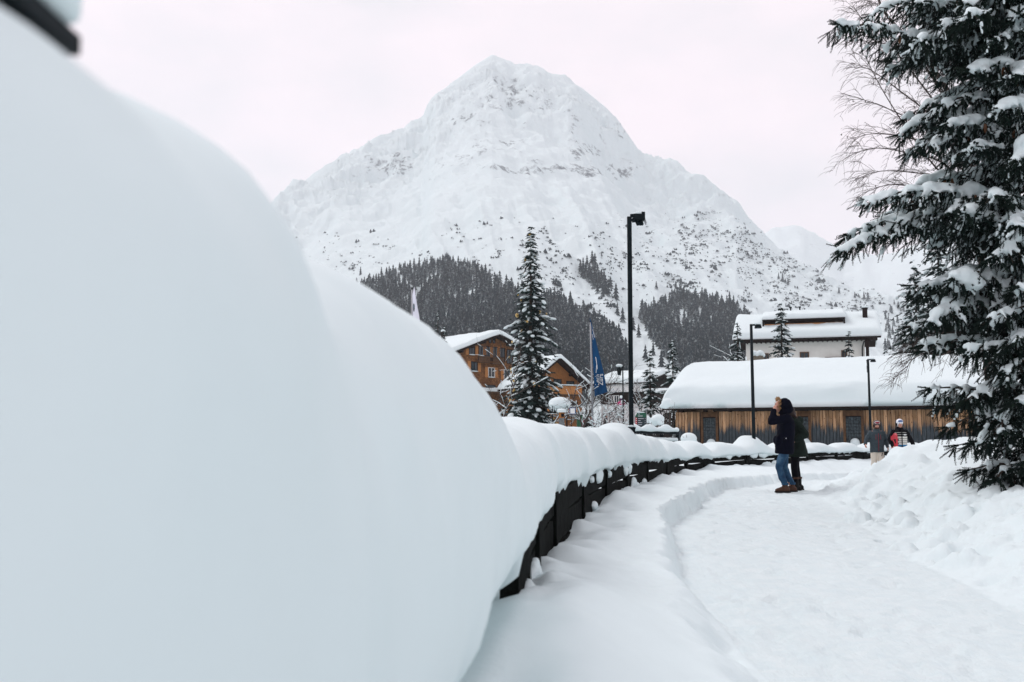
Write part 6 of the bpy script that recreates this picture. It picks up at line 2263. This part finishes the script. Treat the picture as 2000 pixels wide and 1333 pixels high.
b_.blob('body', M['skin'], wom, .0105, 2)
face_parts(wom, q, .96)
b_ = MB()
b_.loft([((-.03, 0, .66), .215, .26), ((-.03, 0, .72), .212, .255), ((-.02, 0, .88), .175, .22), ((-.01, 0, 1.04), .145, .19), ((.0, 0, 1.20), .150, .20), ((.01, 0, 1.32), .135, .20), ((.04, 0, 1.39), .10, .14), ((.06, 0, 1.45), .08, .09)], 20)
chain(b_, [J['shL'], J['elL'], J['elL'].lerp(J['wrL'], .9)], [.078, .082, .06], 12)
chain(b_, [J['shR'], J['elR'], J['elR'].lerp(J['wrR'], .9)], [.078, .078, .058], 12)
b_.ell(V3(-.09, 0, 1.37), (.09, .15, .09), 12, 8)
b_.blob('parka', M['olive'], wom, .017, 3, disp=cloth_disp(.010, 9))
b_ = MB(); rr = random.Random(3)
b_.ell(V3(.10, 0, 1.565), (.112, .098, .108), 14, 10); b_.ell(V3(.045, 0, 1.50), (.075, .09, .10), 12, 8)
for k in range(26):
    a = rr.uniform(-.09, .09)
    b_.tube([V3(.03, a, 1.50), V3(-.03 - .02 * rr.random(), a * 1.2, 1.40), V3(-.09 - .03 * rr.random(), a * 1.3 + .05, 1.30), V3(-.12 + .03 * rr.random(), a * 1.1 + .09, 1.19 + .05 * rr.random())], [.024, .022, .016, .006], 6)
b_.blob('hair', M['hair_dark'], wom, .014, 2)
b_ = MB()
b_.ell(V3(-.01, 0, .90), (.12, .155, .10), 14, 8)
for sd in 'LR': chain(b_, [J['hp' + sd], J['hp' + sd].lerp(J['kn' + sd], .5), J['kn' + sd], J['kn' + sd].lerp(J['an' + sd], .4), J['an' + sd] + V3(0, 0, .05)], [.096, .082, .072, .068, .056], 14)
b_.blob('leggings', M['black_cloth'], wom, .015, 2)
for sd in 'LR':
    o = boot(wom, J['an' + sd], J['ft' + sd], M['dark_rubber'], .24)
    c = J['an' + sd] + V3(0, 0, .15); b_ = MB(); b_.loft([((c.x, c.y, c.z - .02), .063, .063), ((c.x, c.y, c.z), .067, .067), ((c.x, c.y, c.z + .02), .064, .064)], 12); b_.build('boot_cuff', M['beard'], o, True)


# --- the two with snowboards
def snowboard(name, label, centre, length, width, rot, top, base):
    t = thing(name, label, 'snowboard', centre, 0)
    outl = []
    n_ = 40
    for k in range(n_):
        a = 2 * PI * k / n_
        x, y = math.cos(a), math.sin(a)
        yy = np.sign(y) * abs(y) ** .32 * (length / 2)
        xx = np.sign(x) * abs(x) ** .75 * width / 2
        xx *= 1 - .13 * math.cos(yy / (length / 2) * PI * .5) ** 2
        outl.append((xx, yy))
    rings = []
    for th in (-.006, .006):
        for x, y in outl:
            k = abs(y) / (length / 2)
            rings.append(rot @ V3(x, th + .05 * max(0, (k - .82) / .18) ** 2, y))
    b_ = MB(); b_.add(rings[n_:], [tuple(range(n_))]); b_.build('top_sheet', top, t)
    b_ = MB(); b_.add(rings, [tuple(range(n_ - 1, -1, -1))] + [(k, (k + 1) % n_, n_ + (k + 1) % n_, n_ + k) for k in range(n_)]); b_.build('base_sheet', base, t)
    for s_ in (-1, 1):
        b_ = MB()
        b_.box(rot @ V3(0, .035, s_ * .27), (.16, .05, .14), rot); b_.box(rot @ V3(0, .10, s_ * .27 - .06), (.15, .12, .05), rot); b_.box(rot @ V3(0, .09, s_ * .27 + .05), (.18, .02, .05), rot)
        b_.build('binding', M['dark_rubber'], t)
    return t


def skier(px, Y, rz, label, jacket, trousers, J, lookdir, helmet, lens, sleeves=None, extra=None, beard=False, gz_off=0.0):
    p = at(px, 860, Y)
    loc = (p.x, Y, gz(p.x, Y) + gz_off)
    t = thing('person', label, 'person', loc, rz, 'people on the path')
    b_ = MB(); base_body(b_, J)
    q, Rm = head(b_, J['head'] + V3(.012, 0, .035), lookdir)
    hand(b_, J['wrL'], (J['wrL'] - J['elL']) + V3(.05, 0, 0), (0, -1, 0), .9); hand(b_, J['wrR'], (J['wrR'] - J['elR']) + V3(.05, 0, 0), (0, 1, 0), .9, 1.0, -1)
    b_.blob('body', M['skin'], t, .0105, 2)
    face_parts(t, q)
    if beard:
        b_ = MB()
        for k in range(9):
            a = R(-70 + 140 * k / 8); b_.ell(q(.052 + .028 * math.cos(a), .062 * math.sin(a), -.088), (.024, .022, .030), 8, 6)
        b_.blob('beard', M['beard'], t, .009, 2)
    b_ = MB()
    h, c, nk = J['hip'], J['chest'], J['neck']
    b_.loft([((h.x, h.y, h.z - .14), .165, .215), ((h.x, h.y, h.z), .160, .215), ((c.x, c.y, c.z - .12), .160, .225), ((c.x, c.y, c.z + .06), .152, .232), ((c.x, c.y, c.z + .15), .132, .205), ((nk.x, nk.y, nk.z - .01), .095, .115), ((nk.x + .01, nk.y, nk.z + .06), .088, .095)], 20)
    if sleeves is None:
        for sd in 'LR': chain(b_, [J['sh' + sd] - V3(0, 0, .008), J['el' + sd], J['el' + sd].lerp(J['wr' + sd], .92)], [.082, .070, .055], 12)
    jk = b_.blob('jacket', jacket, t, .017, 3, disp=cloth_disp(.009, 9))
    if sleeves is not None:
        for sd in 'LR':
            b_ = MB(); chain(b_, [J['sh' + sd], J['el' + sd], J['el' + sd].lerp(J['wr' + sd], .92)], [.080, .070, .056], 12); b_.blob('sleeve', sleeves, jk, .017, 2, disp=cloth_disp(.007, 10))
        b_ = MB(); b_.ell(nk + V3(-.01, 0, .02), (.115, .13, .075), 12, 8); b_.ell(c + V3(0, 0, .15), (.150, .232, .055), 12, 8); b_.blob('collar', sleeves, jk, .017, 2)
    b_ = MB()
    b_.ell(h + V3(0, 0, -.02), (.14, .175, .12), 14, 8)
    for sd in 'LR': chain(b_, [J['hp' + sd], J['kn' + sd], J['an' + sd] + V3(0, 0, .02)], [.112, .092, .090], 14)
    b_.blob('trousers', trousers, t, .017, 2, disp=cloth_disp(.010, 8))
    for sd in 'LR': boot(t, J['an' + sd], J.get('ft' + sd, V3(1, 0, 0)), M['dark_rubber'], .2, 1.2)
    # helmet and goggles
    b_ = MB()
    f = Vector(lookdir).normalized()
    b_.ell(q(-.012, 0, .055), (.122, .104, .105), 16, 10, Rm); b_.ell(q(-.035, 0, -.01), (.098, .100, .09), 14, 8, Rm)
    hl = b_.blob('helmet', helmet, t, .013, 2)
    for sy in (-1, 1):
        b_ = MB(); b_.ell(q(-.005, sy * .092, -.02), (.040, .016, .055), 8, 6, Rm); b_.build('ear_pad', M['black_cloth'], hl, True)
    gq = lambda x, y, z: q(x, y, z)
    gz_ = .085
    b_ = MB(); b_.ell(gq(.086, 0, gz_), (.035, .078, .036), 14, 8, Rm); go = b_.build('goggles', lens, hl, True)
    b_ = MB()
    for k in range(20):
        a, a2 = 2 * PI * k / 20, 2 * PI * (k + 1) / 20
        b_.cap(gq(.100 - .018 * abs(math.cos(a)), .076 * math.cos(a), gz_ + .037 * math.sin(a)), gq(.100 - .018 * abs(math.cos(a2)), .076 * math.cos(a2), gz_ + .037 * math.sin(a2)), .008, .008, 6)
    b_.build('goggle_frame', M['print_white'], go)
    if extra: extra(t, jk, J)
    return t


J = default_joints()
J.update(shL=V3(0, .19, 1.43), shR=V3(0, -.19, 1.43), elR=V3(.02, -.34, 1.22), wrR=V3(.12, -.40, 1.06), elL=V3(-.06, .30, 1.18), wrL=V3(.06, .31, .96), knL=V3(.08, .10, .50), knR=V3(-.03, -.10, .50), anR=V3(-.16, -.10, .11), anL=V3(.08, .10, .09), head=V3(.02, .0, 1.63))


def ex1(t, jk, J):
    b_ = MB(); b_.cap(V3(.162, 0, .86), V3(.168, 0, 1.40), .010, .010, 6); b_.build('front_zip', M['red_trim'], jk)
    for sy in (-1, 1):
        b_ = MB(); b_.cap(V3(.158, sy * .075, 1.22), V3(.150, sy * .07, 1.36), .010, .009, 6); b_.build('pocket_zip', M['red_trim'], jk)
    b_ = MB(); b_.bar(V3(.17, .11, .80), V3(.13, .08, .66), .012, .02); b_.build('knee_patch', M['dark_rubber'], t)


sk1 = skier(1712.5, 31.6, R(-92), 'person in slate grey jacket, cream trousers and red goggles beside the striped vest', M['grey_cloth'], M['cream'], J, (1, -.05, -.08), M['helmet_dark'], M['goggle_red'], None, ex1, True)
l1 = sk1.location
snowboard('snowboard', 'teal snowboard carried behind the arm of the slate grey jacket', (l1.x + .26, l1.y + .20, l1.z + .80), 1.42, .27, Euler((R(-6), R(24), R(75))).to_matrix(), M['teal_board'], M['dark_rubber'])

J = default_joints()
J.update(shL=V3(0, .19, 1.43), shR=V3(0, -.19, 1.43), elR=V3(-.03, -.31, 1.18), wrR=V3(.10, -.27, .98), elL=V3(.0, .33, 1.22), wrL=V3(.05, .42, .99), knL=V3(-.02, .11, .50), knR=V3(.08, -.10, .50), anL=V3(-.12, .11, .11), anR=V3(.08, -.10, .09), head=V3(.02, 0, 1.64))


def ex2(t, jk, J):
    b_ = MB(); b_.cap(V3(.166, 0, .83), V3(.170, 0, 1.46), .016, .016, 6); b_.build('front_zip', M['black_cloth'], jk)
    b_ = MB(); b_.box((.160, .10, 1.335), (.012, .07, .035)); b_.build('chest_badge', M['print_white'], jk)


sk2 = skier(1757.5, 31.2, R(-88), 'person in striped vest and white helmet carrying a red snowboard', M['vest'], M['black_cloth'], J, (1, -.1, -.02), M['helmet_white'], M['goggle_blue'], M['black_cloth'], ex2)
l2 = sk2.location
snowboard('snowboard', 'red snowboard held upright under the arm of the striped vest', (l2.x - .235, l2.y - .17, l2.z + .86), 1.06, .25, Euler((R(-4), R(-3), R(-52))).to_matrix(), M['red_board'], M['red_board'])


# --- small figures in the village
def villager(px, py_head, Y, label, jacket, trousers, rz, seed):
    rr = random.Random(seed)
    hd = at(px, py_head, Y)
    zb = hd.z - 1.76
    t = thing('person', label, 'person', (hd.x, Y, zb), rz, 'people in the village')
    J = default_joints()
    J['knL'] = V3(.08, .09, .5); J['anL'] = V3(.1, .09, .09); J['anR'] = V3(-.14, -.09, .1)
    b_ = MB(); base_body(b_, J); head(b_, V3(.03, 0, 1.66), (1, 0, 0)); b_.blob('body', M['skin'], t, .02, 1)
    b_ = MB()
    b_.loft([((0, 0, .80), .17, .22), ((0, 0, 1.0), .165, .215), ((0, 0, 1.3), .16, .23), ((0, 0, 1.45), .12, .18), ((0, 0, 1.55), .08, .09)], 14)
    for sd in 'LR': chain(b_, [J['sh' + sd], J['el' + sd], J['wr' + sd]], [.085, .072, .055], 8)
    b_.blob('jacket', jacket, t, .025, 2)
    b_ = MB()
    for sd in 'LR': chain(b_, [J['hp' + sd], J['kn' + sd], J['an' + sd]], [.11, .09, .085], 8)
    b_.blob('trousers', trousers, t, .025, 2)
    b_ = MB(); b_.ell(V3(0, 0, 1.71), (.115, .10, .095), 10, 7); b_.build('hat', M['black_cloth'], t, True)


villager(1144.5, 813, 80, 'small person in dark jacket and red trousers left of the flag pole', M['red_trim'], M['black_cloth'], R(-60), 1)
villager(1150.5, 814, 79, 'small person in black jacket and bright red trousers against the flag pole', M['black_cloth'], M['red_cloth'], R(-100), 2)
villager(1155, 813, 82, 'small person in a dark red jacket behind the flag pole', M['red_trim'], M['black_cloth'], R(-140), 3)
villager(1183, 811, 78, 'small person all in black walking right of the flag pole', M['black_cloth'], M['black_cloth'], R(10), 4)


# many small loose pieces that cannot be told apart stay one part each
_LOOSE = ('crown', 'branches', 'catkins', 'stems', 'balusters', 'shingle_panel', 'fur_trim', 'lettering', 'cable_clips')
for o in bpy.data.objects:
    if o.parent is not None and (o.name.split('.')[0] in _LOOSE or (o.name.split('.')[0] == 'snow' and o.parent.get('category') in ('tree', 'bush', 'railing'))):
        o['kind'] = 'stuff'
